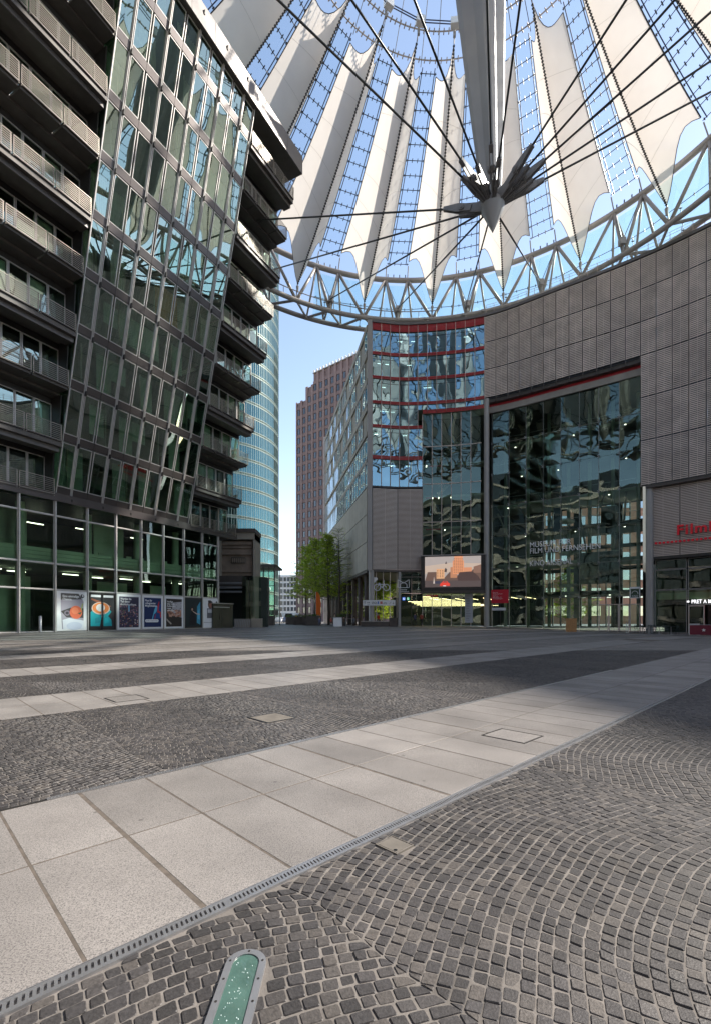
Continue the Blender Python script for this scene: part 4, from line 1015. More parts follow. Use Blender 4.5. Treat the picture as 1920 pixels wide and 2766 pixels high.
# section A: red bands and mirror glass
rowsA = [(39.45, 36.6), (36.2, 33.4), (33.0, 30.1), (29.7, 26.9), (26.5, 22.8), (22.3, 18.7)]
bands = [(39.45, 40.37), (36.2, 36.6), (33.0, 33.4), (29.7, 30.1), (26.5, 26.9), (22.3, 22.8)]
NA = 12; wa = SA/NA
for k in range(NA):
    for j, (z0, z1) in enumerate(bands):
        if j >= 4 and k >= 6: continue
        e = .5 if (j >= 4 and k == 5) else 1
        Mx, L = fr(k*wa, (k+e)*wa, z0, -.12); inst('red_panel', louvre(L-.02, z1-z0, 'red', .13, .1), RB, Mx)
    for j, (zt, zb) in enumerate(rowsA):
        if j >= 3 and k >= 6: continue
        e = .5 if (j >= 3 and k == 5) else 1
        if j == 3 and k >= 5: continue
        Mx, L = fr(k*wa, (k+e)*wa, zb, .05)
        window(RB, Mx.translation, Mx.col[0].to_3d(), UP, L-.01, zt-zb, 'glass_blue', .03, .10, 'dark', bars=(zt-zb-.55,), tilt=.004)
for k in range(5, NA):    # short row over the tall glazing
    Mx, L = fr((k if k > 5 else 5)*wa, (k+1)*wa, 29.0, .05); window(RB, Mx.translation, Mx.col[0].to_3d(), UP, L-.01, .68, 'glass_blue', .03, .10, 'dark', tilt=.004)
    Mx, L = fr((k if k > 5 else 5.5)*wa, (k+1)*wa, 28.45, -.15); inst('red_panel', louvre(L-.02, .5, 'red', .13, .1), RB, Mx)
for k in range(NA+1):
    b = MB(); wall(b, max(0, k*wa-.03), k*wa+.03, 18.7 if k < 6 else 28.9, 40.37, -.10, .10, 1); b.build('mullion', M['louvre'], RB)
b = MB(); wall(b, -.1, 5.5*wa, 18.45, 18.7, -.2, .2); b.build('sill_beam', M['dark'], RB)
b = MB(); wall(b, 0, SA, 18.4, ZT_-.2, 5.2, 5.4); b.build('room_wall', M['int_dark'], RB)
for (z1, z0) in rowsA:
    b = MB(); wall(b, .1, SA if z0 > 29 else 5.5*wa, z0-.35, z0-.06, .2, 5.2); b.build('floor_slab', M['int_ceiling'], RB)
    for _ in range(3):
        s = random.uniform(.5, (SA if z0 > 29 else 5.5*wa)-2); b = MB(); wall(b, s, s+1.1, z1-.25, z1-.2, 1+random.random()*2, 1.15+random.random()*.1+2, 1) if 0 else wall(b, s, s+.5, z1-.28, z1-.24, 1.6, 1.7, 1); b.build('ceiling_light', M['lampw_on'], RB)
# louvred box under it
for (x0, x1) in ((0, 2.8), (2.8, 5.5)):
    Mx, L = fr(x0*wa+.04, x1*wa-.04, 7.6, -.15); inst('louvre_panel', louvre(L, 10.8, 'corrug', .16, .1), RB, Mx)
b = MB(); wall(b, 0.05, 5.5*wa, 7.6, 18.4, .0, .3); b.build('backing_wall', M['soffit'], RB)
# corner post
cp = FP(0); b = MB(); b.hexa([(cp.x+dx, cp.y+dy, z) for z in (7.4, 40.6) for dx, dy in ((-.62, -.35), (-.02, -.35), (-.02, .5), (-.62, .5))]); b.build('corner_post', M['mast'], RB)
b = MB(); b.lathe([(.36, 0), (.36, 7.5)], (cp.x-.1, cp.y+.2, 0), 16); b.build('column', M['mast'], RB, smooth=True)
# parapet rim along the whole top
b = MB(); wall(b, 0, 75, ZT_+.02, ZT_+.35, -.25, 1.6); b.build('roof_edge', M['fascia'], RB)
b = MB(); wall(b, 0, 75, ZT_-.25, ZT_+.01, 2, 14); b.build('roof_deck', M['concrete'], RB)
b = MB()
for k in range(0, 56):
    s = SA+.2+k*1.0; p = FP(s); b.tube((p.x, p.y, ZT_+.3), (p.x, p.y, ZT_+1.5), .03, 5)
for z in (.8, 1.2, 1.5):
    b.path([(FP(SA+.2+k).x, FP(SA+.2+k).y, ZT_+z) for k in range(56)], .022, 4)
b.build('roof_railing', M['louvre'], RB)
for s in (3, 7.5, 12.5, 15):
    p = FP(s); b = MB(); b.box(p.x-.5, p.x+.5, p.y+.2, p.y+.7, ZT_+.9, ZT_+1.15); b.tube((p.x, p.y+.4, ZT_+.3), (p.x, p.y+.4, ZT_+.9), .12); b.box(p.x-.8, p.x+.8, p.y+.3, p.y+.5, ZT_+.35, ZT_+.45); b.build('floodlight', M['mast'], RB)
# section B louvres
lw = (SB-SA)/12
rowsB = [(37.0, 40.3), (33.45, 36.95), (29.75, 33.4)]; rowsC = [(25.15, 29.7), (20.45, 25.1), (15.55, 20.4)]
NBP = 38
for k in range(NBP):
    s0 = SA+k*lw
    for (z0, z1) in rowsB+(rowsC if k >= 12 else []):
        Mx, L = fr(s0+.02, s0+lw-.02, z0+.02, -.2); inst('louvre_panel', louvre(round(L, 2), z1-z0-.04, 'louvre', .19), RB, Mx)
b = MB(); wall(b, SA, SA+NBP*lw, 29.62, 40.3, .12, .3); wall(b, SB, SA+NBP*lw, 15.5, 29.7, .12, .3); b.build('backing_wall', M['backing'], RB)
for k in range(64):
    b = MB(); s = SA+random.uniform(0, 28); z = random.choice([38.2, 34.6, 31, 27, 22.5]); 
    if z < 29 and s < SB: continue
    wall(b, s, s+random.uniform(.4, .9), z-1.2, z+1.3, .07, .1, 1)
    b.build('window_behind_louvre', M['glass_pale'], RB)
# red soffit and lintel above the hall
b = MB(); wall(b, SA+.02, SB-.02, 29.2, 29.65, .25, 2.2); b.build('soffit_slab', M['soffit'], RB)
b = MB(); wall(b, SA+.02, SB-.02, 28.85, 29.45, .9, 1.1); b.build('red_band', M['red'], RB)
b = MB(); wall(b, SA+.02, SB-.02, 28.05, 28.8, .75, 1.0); b.build('lintel', M['concrete'], RB)
for k in range(13):
    b = MB(); wall(b, SA+k*lw-.03+(.04 if k == 0 else 0)-(.05 if k == 12 else 0), SA+k*lw+.03, 29.15, 29.7, -.1, .9, 1); b.build('bracket', M['soffit'], RB)
# hall glass
nh = 8; hw = (SB-SA-.9)/nh; HZ = [0.0, 3.6, 7.6, 11.7, 15.8, 19.9, 24.0, 28.05]
def gz(s): p = FP(s); return g(p.x, p.y)
spi = MB()
for a in range(4):
    an = rad(45+90*a); spi.tube((0, .02, 0), (.20*math.cos(an), -.12, .20*math.sin(an)), .03, 5)
spm = spi.mesh('glass_spider', M['steel'])
for k in range(nh):
    s0 = SA+.75+k*hw
    for j in range(7):
        z0, z1 = HZ[j], HZ[j+1]
        if j == 0: z0 = gz(s0+hw/2)+.05
        if k >= 6 and j == 0: continue
        Mx, L = fr(s0, s0+hw, z0+.012, 1.0)
        T_ = Matrix.Rotation(random.gauss(0, .010), 4, 'Z') @ Matrix.Rotation(random.gauss(0, .012), 4, 'X')
        inst('pane', panemesh(L-.03, z1-z0-.024, 'glass_atrium'), RB, Mx @ Matrix.Translation((.015, 0, 0)) @ T_)
        if j: inst('glass_spider', spm, RB, fr(s0, s0+hw, z0, .95)[0])
    b = MB(); p = FP(s0); n_ = FT(s0); n_ = Vector((-n_.y, n_.x)); q = p+n_*1.25
    b.tube((q.x, q.y, 0), (q.x, q.y, 28), .045, 5); q2 = p+n_*1.0; b.tube((q2.x, q2.y, gz(s0)), (q2.x, q2.y, 28), .02, 4); b.build('cable_truss', M['steel'], RB)
b = MB()
for j in (1, 2, 4, 6): wall(b, SA+.75, SB-.15, HZ[j]-.03, HZ[j]+.03, 1.05, 1.12, 16)
b.build('transom', M['mast'], RB)
# doors of the hall
s0 = SA+.75+6*hw
for k in range(4):
    Mx, L = fr(s0+k*hw/2, s0+(k+1)*hw/2, gz(s0)+.03, .95); window(RB, Mx.translation, Mx.col[0].to_3d(), UP, L-.02, 3.1, 'glass_atrium', .09, .12, 'corrug')
# hall interior: galleries, columns, lights, back wall with daylight openings
for j, z in enumerate((4.4, 8.6, 12.8, 17.0, 21.2, 25.4)):
    b = MB(); wall(b, SA+.6, SB-.3, z-.35, z, 4.5+(j % 2)*1.5, 12); b.build('gallery_slab', M['int_ceiling'] if j % 2 else M['int_dark'], RB)
    b = MB(); wall(b, SA+.6, SB-.3, z+1.0, z+1.05, 4.4+(j % 2)*1.5, 4.46+(j % 2)*1.5); b.build('gallery_rail', M['steel'], RB)
    b = MB()
    for q in range(3): s = SA+1.5+q*5.6+random.random()*3; b = MB(); wall(b, s, s+.16, z-.42, z-.37, 6.5, 6.62, 1); b.build('ceiling_light', M['lampw_on'], RB)
for q in range(7):
    p = FP(SA+1.6+q*2.5); n_ = FT(SA+1.6+q*2.5); n_ = Vector((-n_.y, n_.x)); c = p+n_*5.2
    b = MB(); b.tube((c.x, c.y, 0), (c.x, c.y, 28), .22, 10); b.build('hall_column', M['int_ceiling'], RB)
for q in range(7):
    p = FP(SA+1.2+q*2.4); n_ = FT(SA+1.2+q*2.4); n_ = Vector((-n_.y, n_.x)); a_ = p+n_*2.2; c = FP(SA+3.2+q*2.0)+n_*7
    b = MB(); b.tube((a_.x, a_.y, random.uniform(8, 22)), (c.x, c.y, random.uniform(8, 26)), .12, 6); b.build('brace', M['truss'], RB)
for q in range(5):
    p = FP(SA+9.3+q*.35); n_ = FT(SA+9); n_ = Vector((-n_.y, n_.x)); c = p+n_*3; b = MB()
    for z in range(6): c2 = p+n_*(3+.1*z); b.lathe([(.9, 0), (.9, .35)], (c2.x+q*.1, c2.y, 5+z*4.0+q*.02), 10) if q == 0 else None
    if q == 0: b.build('hanging_lamp', M['curtain'], RB)
# back wall of the hall: solid, with tall clear windows onto the street behind
holes = [(4.5, 8.2), (9.5, 13.5), (14.3, 17.2)]
b = MB(); wall(b, SA-.5, SA+4.5, 0, 28.5, 12, 12.3); wall(b, SA+8.2, SA+9.5, 0, 28.5, 12, 12.3); wall(b, SA+13.5, SA+14.3, 0, 28.5, 12, 12.3, 1); wall(b, SA+17.2, SB+2, 0, 28.5, 12, 12.3, 1)
for (h0, h1) in holes:
    wall(b, SA+h0, SA+h1, 16.5, 28.5, 12, 12.3, 2); wall(b, SA+h0, SA+h1, 4.0, 4.9, 12, 12.3, 2)
    for z in (7.6, 10.6, 13.6): wall(b, SA+h0, SA+h1, z, z+.5, 12, 12.3, 2)
    for t_ in range(1, 4): s = SA+h0+(h1-h0)*t_/4; wall(b, s-.06, s+.06, 0, 16.5, 12, 12.3, 1)
b.build('back_wall', M['int_dark'], RB)
b = MB(); wall(b, SA-.2, SB+2, 28.3, 28.6, 1.2, 12.2); b.build('hall_ceiling', M['int_dark'], RB)
for (sa_, sgn) in ((SA+.3, 1), (SB-.0, -1)):
    p = FP(sa_); n_ = FT(sa_); n_ = Vector((-n_.y, n_.x)); q = p+n_*12; o = p+n_*1.3; b = MB(); b.face([(o.x, o.y, 0), (q.x, q.y, 0), (q.x, q.y, 28.5), (o.x, o.y, 28.5)]); b.build('side_wall', M['int_dark'], RB)
# exhibition banners hanging inside
ban = mk('grey_photo_print', (.12, .13, .14), .6, var=.85, vscale=1.1)
for (u0, u1, z0, z1, lb, o) in ((1545, 1665, 5.2, 9.0, 'wide black and white photo banner with a crowd, hanging low inside the glass hall', 2.6), (1612, 1655, 11.2, 14.3, 'tall black and white photo banner with a standing figure, hanging high inside the glass hall', 2.6), (1478, 1502, 12.0, 15.0, 'narrow dark blue banner hanging inside the glass hall', 2.8)):
    sa_ = s_at_u(u0); sb_ = s_at_u(u1); Mx, L = fr(sa_, sb_, z0, o); T = empty('photo_banner', Mx.translation, lb, 'banner', 'photo banners inside the glass hall'); PW[T.name] = Matrix.Translation(Mx.translation)
    b = MB(); b.box(0, L, 0, .03, 0, z1-z0); b.build('banner_cloth', ban if u1 > 1510 else col((.04, .07, .13)), T, Mx); b = MB(); b.box(0, L, -.02, .05, z1-z0, z1-z0+.07); b.build('banner_rod', M['steel'], T, Mx)
    if u1-u0 < 60 and u1 > 1600:
        pr = MB(); pr.face([(x*L, -.004, z) for x, z in ((.3, 0), (.3, 1.2), (.38, 1.7), (.5, 1.8), (.7, 1.6), (.75, .8), (.72, 0))]); pr.face([(x*L, -.004, z) for x, z in ell(.55, 2.0, .12, .2, 10)]); pr.build('print', col((.01, .01, .01)), T, Mx)
    elif u1 > 1600:
        blobs_cols = [(.3, .33, .36), (.02, .02, .02), (.16, .17, .19)]; b = MB(); mats = [col(c) for c in blobs_cols]
        for q in range(70):
            b.mi = q % 3; b.face([(x, -.004-.0004*(q % 9), y) for x, y in ell(random.uniform(.3, L-.3), random.uniform(.3, z1-z0-.4), random.uniform(.08, .22), random.uniform(.1, .3), 7)])
        b.build('picture_spots', mats, T, Mx, kind='stuff')
# columns at the hall edges
p = FP(SA+.25); b = MB(); b.lathe([(.34, g(p.x, p.y)), (.34, 29.6)], (p.x, p.y, 0), 16); b.build('column', M['mast'], RB, smooth=True)
sc = s_at_u(1752); p = FP(sc); n_ = FT(sc); n_ = Vector((-n_.y, n_.x)); q = p+n_*.45; b = MB(); b.lathe([(.37, g(p.x, p.y)), (.37, 15.6)], (q.x, q.y, 0), 18); b.build('column', M['mast'], RB, smooth=True)
# tall glazing with the screen (right half of section A)
s5 = 5.5*wa
mods = [s5+(SA-s5-.5)*k/6 for k in range(7)]
for k in range(6):
    for (z0, z1) in ((.05, 4.4), (9.6, 13.9), (14.0, 19.0), (19.1, 24.0), (24.1, 28.4)):
        Mx, L = fr(mods[k], mods[k+1], z0, .1); inst('pane', panemesh(L-.04, z1-z0, 'glass_atrium'), RB, Mx @ Matrix.Translation((.02, 0, 0)) @ Matrix.Rotation(random.gauss(0, .006), 4, 'Z'))
    b = MB(); wall(b, mods[k]-.035, mods[k]+.035, 0.02, 28.42, 0, .14, 1); b.build('mullion', M['louvre'], RB)
b = MB()
for z in (4.45, 9.5, 13.95, 19.05, 24.05): wall(b, s5, SA-.4, z-.04, z+.04, .02, .12)
b.build('transom', M['louvre'], RB)
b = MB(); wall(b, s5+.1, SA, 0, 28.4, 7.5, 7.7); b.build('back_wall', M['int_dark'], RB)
for z in (4.4, 9.2, 13.6, 18, 22.4):
    b = MB(); wall(b, s5+.2, SA, z, z+.3, 3.2, 7.5); b.build('landing', M['int_ceiling'], RB)
    b = MB(); wall(b, s5+.5, s5+.5+random.uniform(1.2, 2), z-.25, z-.05, 2.6, 2.7, 1); b.build('red_beam', M['red'], RB)
    a_, c_, d_ = chord(s5+2.0, s5+6.5, 2.4)
    b = MB()
    for st in range(14):
        q = a_.lerp(c_, st/14); b.obox((q.x, q.y, z+.3+st*.29), Vector((d_.x*.18, d_.y*.18, 0)), Vector((-d_.y*.6, d_.x*.6, 0)), Vector((0, 0, .04)))
    b.tube((a_.x, a_.y, z+.1), (c_.x, c_.y, z+4.2), .09, 5); b.tube((a_.x, a_.y, z+1.2), (c_.x, c_.y, z+5.2), .03, 4); b.build('stair_flight', M['truss'], RB)
for k in range(6):
    z = random.choice([8.9, 13.2, 17.6, 22]); s = mods[0]+.5+k*.8; b = MB(); wall(b, s, s+.12, z-.1, z-.05, 1.2, 1.9, 1); b.build('ceiling_light', M['lampw_on'], RB)
# lobby light lines
for k in range(9):
    a_, c_, d_ = chord(5.0*wa-2.6+k*.3, 5.0*wa+1.8+k*1.1, 1.5+k*.4); b = MB(); z = 4.05-.15*k
    b.obox(((a_.x+c_.x)/2, (a_.y+c_.y)/2, z), Vector((c_.x-a_.x, c_.y-a_.y, 0))*.5, Vector((0, .02, 0)), Vector((0, 0, .018))); b.build('light_line', M['lamp_on'], RB)
for k in range(8):
    s = mods[0]+1+k*1.6; 
    if s > SB: break
    a_, c_, d_ = chord(s, s+1.3, 3.0+.5*(k % 3)); b = MB(); b.obox(((a_.x+c_.x)/2, (a_.y+c_.y)/2, 3.75), Vector((c_.x-a_.x, c_.y-a_.y, -.25))*.5, Vector((0, .03, 0)), Vector((0, 0, .025))); b.build('light_line', M['lamp_on'], RB)
# video screen
Mx, L = fr(s_at_u(1138), s_at_u(1309), 4.55, -.9)
SC = empty('video_screen', Mx.translation, 'wide outdoor film screen showing orange towers and a red car, on the glass front', 'screen'); PW[SC.name] = Matrix.Translation(Mx.translation)
b = MB(); b.box(0, L, 0, .55, .12, 4.7); b.build('screen_case', M['dark'], SC, Mx); b = MB(); b.box(0, L, -.25, .55, -.2, .1); b.build('screen_ledge', M['wood2'] if 'wood2' in M else M['planter'], SC, Mx)
b = MB(); b.box(-.05, L+.05, -.12, .6, 4.72, 4.84); b.build('screen_ledge', M['mast'], SC, Mx)
i0 = Mx @ Matrix.Translation((.5, 0, .6)); iw, ih = L-1.05, 4.0
def sp(pts, c, k, nm='picture'): return flat_poly(nm, [(x*iw, y*ih) for x, y in pts], col(c, .6, .3), i0, SC, off=.006+.003*k)
sp(rect(0, 0, 1, 1), (.42, .36, .33), 0); sp([(0, .45), (1, .5), (1, .75), (.5, .8), (0, .7)], (.55, .42, .33), 1)
sp(rect(0, 0, 1, .22), (.10, .075, .07), 3); sp([(0, .2), (.05, .5), (.22, .5), (.35, .3), (.45, .5), (.5, .4), (.75, .35), (.85, .55), (1, .7), (1, .2)], (.15, .09, .07), 2)
sp(rect(.21, .28, .355, .60), (.70, .38, .20), 3); sp(rect(.46, .3, .58, .65), (.50, .22, .12), 3); sp(rect(.5, .42, .70, .86), (.72, .30, .15), 4); sp(rect(.53, .86, .68, 1.0), (.74, .32, .17), 4); sp(rect(.70, .45, .84, .63), (.66, .28, .15), 4); sp([(.87, .45), (.87, .65), (1, .72), (1, .45)], (.25, .14, .10), 5)
sp([(.58, .3), (.62, .48), (.85, .5), (.95, .35), (1, .2), (.6, .2)], (.08, .05, .045), 5)
b = MB()
for xx in range(5):
    for yy in range(10): x0 = .52+xx*.035; y0 = .46+yy*.05; b.face([(x*iw, -.022, y*ih) for x, y in rect(x0, y0, x0+.012, y0+.028)])
for xx in range(3):
    for yy in range(5): x0 = .225+xx*.045; y0 = .33+yy*.05; b.face([(x*iw, -.022, y*ih) for x, y in rect(x0, y0, x0+.015, y0+.025)])
b.build('picture_windows', col((.22, .09, .05), .6, .25), SC, i0)
sp([(.27, .04), (.28, .12), (.31, .15), (.33, .2), (.40, .2), (.42, .15), (.45, .12), (.45, .04)], (.75, .06, .04), 7); sp(rect(.33, .03, .38, .055), (.8, .75, .7), 8); sp([(.325, .15), (.34, .19), (.39, .19), (.405, .15)], (.2, .08, .07), 8)
sp([(.36, .76), (.385, .85), (.4, .76)], (.08, .06, .06), 7); sp([(.35, .5), (.36, .6), (.375, .63), (.4, .58), (.39, .48)], (.08, .06, .06), 7); sp([(.15, .12), (.165, .35), (.18, .12)], (.6, .5, .42), 7); sp([(.18, .12), (.19, .2), (.27, .2), (.28, .12)], (.05, .05, .08), 6)
# standing sign column behind the glass and red board
Mx, L = fr(s_at_u(1255), s_at_u(1276), .5, -.02); T = empty('info_panel', Mx.translation, 'tall grey information panel on the ground-floor glass under the film screen', 'sign'); PW[T.name] = Matrix.Translation(Mx.translation)
b = MB(); b.box(0, L, 0, .04, 0, 3.8); b.build('panel_board', col((.42, .43, .46)), T, Mx); b = MB()
for k in range(14): b.face([(.12, -.003, .3+k*.22), (.12+random.uniform(.3, L-.25), -.003, .3+k*.22), (.12+L*.5, -.003, .36+k*.22), (.12, -.003, .36+k*.22)])
b.build('print', col((.15, .15, .16)), T, Mx)
Mx, L = fr(s_at_u(1323.5), s_at_u(1370), 3.05, .55); T = empty('red_sign', Mx.translation, 'red sign board with white text beside the grey column, left end of the glass hall', 'sign'); PW[T.name] = Matrix.Translation(Mx.translation)
b = MB(); b.box(0, L, 0, .06, 0, 1.75); b.build('sign_board', col((.55, .012, .03)), T, Mx)
text('Museum\nMedienzentrum', .19, WH, Mx @ Matrix.Translation((.2, 0, 1.32)), T, off=.006)
text('Filmhaus\nBibliothek und\nVeranstaltungen', .19, WH, Mx @ Matrix.Translation((.2, 0, .88)), T, off=.006)
b = MB(); b.box(0.05, L*.85, 0, .05, -.95, -.6); b.build('white_strip', col((.6, .62, .66)), T, Mx)
b = MB(); b.box(0.1, .16, .02, .06, -2.9, -.0); b.box(L*.5, L*.5+.06, .02, .06, -2.9, 0); b.build('sign_post', M['dark'], T, Mx)
# lettering on the hall glass
def word(s, u0, u1, vb, size, mat, off, parent, nm='lettering', **k):
    sa_, sb_ = s_at_u(u0), s_at_u(u1); p = FP((sa_+sb_)/2); zb = 1+(1672-vb)/1279*FP(sa_).y; Mx, L = fr(sa_, sb_, zb, off); return text(s, size, mat, Mx, parent, nm, width=L, **k)
wl = mk('white_vinyl', (.9, .9, .9), .5)
word('MUSEUM FÜR', 1424, 1536, 1477, .95, wl, .85, RB, label='white lettering on the hall glass')
word('FILM UND FERNSEHEN', 1424, 1616, 1494, .95, wl, .85, RB, label='white lettering on the hall glass')
word('KINO ARSENAL', 1424, 1540, 1528, .95, wl, .85, RB, label='white lettering on the hall glass')
# recessed wall with red letters and shop below
sR = s_at_u(1743); S2 = SA+NBP*lw
k = 0; s = sR
while s < S2-3.0:
    Mx, L = fr(s+.02, s+2.98, 7.75, .55); inst('corrugated_panel', louvre(round(L, 1), 7.6, 'corrug', .17, .08), RB, Mx); s += 3.0
b = MB(); wall(b, sR, S2, 7.7, 15.5, .64, .9); b.build('backing_wall', M['soffit'], RB)
b = MB(); wall(b, sR, S2, 15.2, 15.5, -.1, .6); b.build('soffit', M['soffit'], RB)
b = MB(); wall(b, sR, S2, 7.45, 7.72, .5, 2.2); b.build('lintel', M['dark'], RB)
redl = mk('red_letter', (.85, .014, .03), .4)
fs = s_at_u(1824); Mx, L = fr(fs, fs+7.2, 9.85, .3)
T = empty('film_sign', Mx.translation, 'big red letters over a row of red dots on the corrugated wall at right', 'sign'); PW[T.name] = Matrix.Translation(Mx.translation)
x = 0
for ch, adv in (('F', .78), ('i', .42), ('l', .40), ('m', 1.18), ('h', .82), ('a', .8), ('u', .82), ('s', .7)):
    q = text(ch, 1.42, redl, Mx @ Matrix.Translation((x, 0, 0)), T, 'letter', ext=.06, off=.0, bold=.035); x += adv
ds = s_at_u(1770); Mx, L = fr(ds, ds+9, 9.25, .3); b = MB(); db = MB(); 
for a in range(1):
    db.tube((0, 0, 0), (0, -.1, 0), .13, 12)
dm = db.mesh('dot', redl)
for k in range(24): Mk, _ = fr(ds+k*.36, ds+k*.36+.3, 9.15+.0*k, .34); inst('dot', dm, T, Mk)
# shop glazing
sg0 = s_at_u(1762)
for k in range(9):
    s0 = sg0+k*2.9
    for (z0, z1) in ((-.5, 4.1), (4.15, 6.3), (6.35, 7.4)):
        if k == 1 and z0 < 0: z0 = 2.45
        Mx, L = fr(s0, s0+2.9, z0, 1.3); window(RB, Mx.translation, Mx.col[0].to_3d(), UP, L-.03, z1-z0, 'glass_low', .05, .14, 'mast', tilt=.004)
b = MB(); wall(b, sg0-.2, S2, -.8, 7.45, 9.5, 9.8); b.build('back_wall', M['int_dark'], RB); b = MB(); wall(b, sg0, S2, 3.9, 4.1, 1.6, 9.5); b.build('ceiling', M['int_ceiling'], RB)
b = MB(); wall(b, sg0-.5, S2, 7.3, 7.44, 1.5, 9.6); b.build('ceiling', M['int_dark'], RB)
b = MB(); wall(b, sg0, S2, 3.1, 3.85, 1.7, 1.8); b.build('interior_fascia', M['int_green'], RB)
s0 = sg0+2.95
Mx, L = fr(s0, s0+1.4, -.5, 1.25); window(RB, Mx.translation, Mx.col[0].to_3d(), UP, L, 2.9, 'glass_low', .09, .14, 'corrug')
b = MB(); wall(b, s0+1.5, s0+4, -.5, 2.4, 2.0, 2.2); b.build('shop_interior', M['black'], RB); b = MB(); wall(b, s0+2.0, s0+3.4, 2.05, 2.12, 1.7, 1.8); b.build('red_light', mk('red_light', (1, .1, .05), emis=((1, .09, .03), 5)), RB)
ss = s_at_u(1846); Mx, L = fr(ss, ss+3.7, 2.62, 1.05); T = empty('shop_sign', Mx.translation, 'white shop letters with a star above the shop door at far right', 'sign'); PW[T.name] = Matrix.Translation(Mx.translation)
wl2 = mk('white_lit_letter', (.9, .9, .9), emis=((1, 1, 1), .5)); text('PRET A MANGER', .55, wl2, Mx @ Matrix.Translation((.45, 0, 0)), T, width=3.1, ext=.02, bold=.008)
def star(cx, cy, r): return [(cx+(r if i % 2 == 0 else r*.42)*math.sin(math.pi*i/5), cy+(r if i % 2 == 0 else r*.42)*math.cos(math.pi*i/5)) for i in range(10)]
b = MB(); b.face([(x, -.02, y) for x, y in star(.17, .2, .17)]); b.build('star', wl2, T, Mx)
# entrance sign over hall doors
Mx, L = fr(s_at_u(1698), s_at_u(1726), 3.3, .55); T = empty('door_sign', Mx.translation, 'small white-framed arch sign hanging above the hall doors', 'sign'); PW[T.name] = Matrix.Translation(Mx.translation)
b = MB(); b.box(0, L, 0, .05, 0, .08); b.box(0, L, 0, .05, 1.05, 1.25); b.box(0, .08, 0, .05, .08, 1.05); b.box(L-.08, L, 0, .05, .08, 1.05); b.build('sign_frame', WH, T, Mx); b = MB(); b.box(.08, L-.08, .02, .04, .08, 1.05); b.build('sign_plate', col((.03, .06, .03)), T, Mx)
b = MB(); oo = ell(L/2, .45, L*.3, .35, 14, 0, math.pi)
for a_, c_ in zip(oo[:-1], oo[1:]): b.tube((a_[0], 0, a_[1]), (c_[0], 0, c_[1]), .03, 4)
b.build('arch', WH, T, Mx)
text('KINO', .3, WH, Mx @ Matrix.Translation((L*.2, 0, .14)), T, width=L*.6, off=.03)
# ground floor at the corner: glass with signs, passage beyond
b = MB(); wall(b, 0, 5.5*wa, 7.3, 7.55, -.05, 9); b.build('soffit', M['soffit'], RB)
s3 = 3.0*wa
b = MB(); wall(b, s3-.12, s3+.18, 0, 7.3, -.05, .3, 1); b.build('pier', M['mast'], RB)
for k in range(2):
    for (z0, z1) in ((.05, 3.3), (3.35, 4.4), (4.45, 6.6), (6.65, 7.28)):
        Mx, L = fr(s3+.2+k*(s5-s3-.2)/2, s3+.2+(k+1)*(s5-s3-.2)/2, z0, .1)
        if z0 > 3: b = MB(); b.box(0, L-.02, .05, .08, 0, z1-z0); b.build('dark_glazing', M['black'], RB, Mx)
        window(RB, Mx.translation, Mx.col[0].to_3d(), UP, L-.01, z1-z0, 'glass_low', .04, .1, 'dark')
b = MB(); wall(b, s3+.2, s5+8, 0, 4.2, 7.4, 7.6); b.build('lobby_wall', M['int_dark'], RB)
for k in range(4):
    s = .55+k*.95; a_ = FP(s); b = MB(); b.tube((a_.x, a_.y+.3, 0), (a_.x, a_.y+.3, 7.3), .045, 5); b.build('thin_post', M['louvre'], RB)
# bicycle parking pictogram
Mx, L = fr(s_at_u(1009), s_at_u(1060), 4.75, .05); T = empty('bicycle_sign', Mx.translation, 'large white letter P over a white bicycle pictogram on the corner glass', 'sign'); PW[T.name] = Matrix.Translation(Mx.translation)
b = MB(); R = .42
def line(b, p, q, r=.045): b.tube((p[0], 0, p[1]), (q[0], 0, q[1]), r, 6)
for cx in (.48, 1.82-.1):
    c = ell(cx, .45, R, R, 24)+[(cx+R, .45)]
    for a_, c_ in zip(c[:-1], c[1:]): line(b, a_, c_, .05)
for p_, q_ in (((.48, .45), (.75, .95)), ((.75, .95), (1.12, .4)), ((1.12, .4), (1.35, .9)), ((.62, 1.0), (.9, 1.0)), ((1.35, .9), (1.72, .45)), ((1.5, .72), (1.3, 1.3)), ((1.3, 1.3), (1.5, 1.3)), ((.78, .85), (1.38, .88)) ): line(b, p_, q_)
b.build('bicycle', WH, T, Mx); text('P', .85, WH, Mx @ Matrix.Translation((.05, 0, 1.15)), T, 'letter', ext=.03, bold=.04)
# kinemathek sign
Mx, L = fr(s_at_u(1074), s_at_u(1105), 4.5, -.03); T = empty('cinema_museum_sign', Mx.translation, 'white open-book style emblem with two lines of text on black glass', 'sign'); PW[T.name] = Matrix.Translation(Mx.translation)
b = MB()
for p_, q_ in (((0, .7), (0, 1.75)), ((0, 1.75), (.75, 1.3)), ((.75, 1.3), (1.5, 1.75)), ((1.5, 1.75), (1.5, .7)), ((1.5, .7), (0, .7)), ((.3, .7), (.3, 1.15)), ((.3, 1.15), (.75, 1.4)), ((.75, 1.4), (1.2, 1.15)), ((1.2, 1.15), (1.2, .7))): line(b, p_, q_, .045)
b.build('emblem', WH, T, Mx); text('Deutsche\nKinemathek', .29, WH, Mx @ Matrix.Translation((0, 0, .34)), T, width=1.5, bold=.004)
Mx, L = fr(s_at_u(1086), s_at_u(1103), 3.55, -.02); T = empty('transit_sign', Mx.translation, 'small blue U and green S lit signs on dark glass', 'sign'); PW[T.name] = Matrix.Translation(Mx.translation)
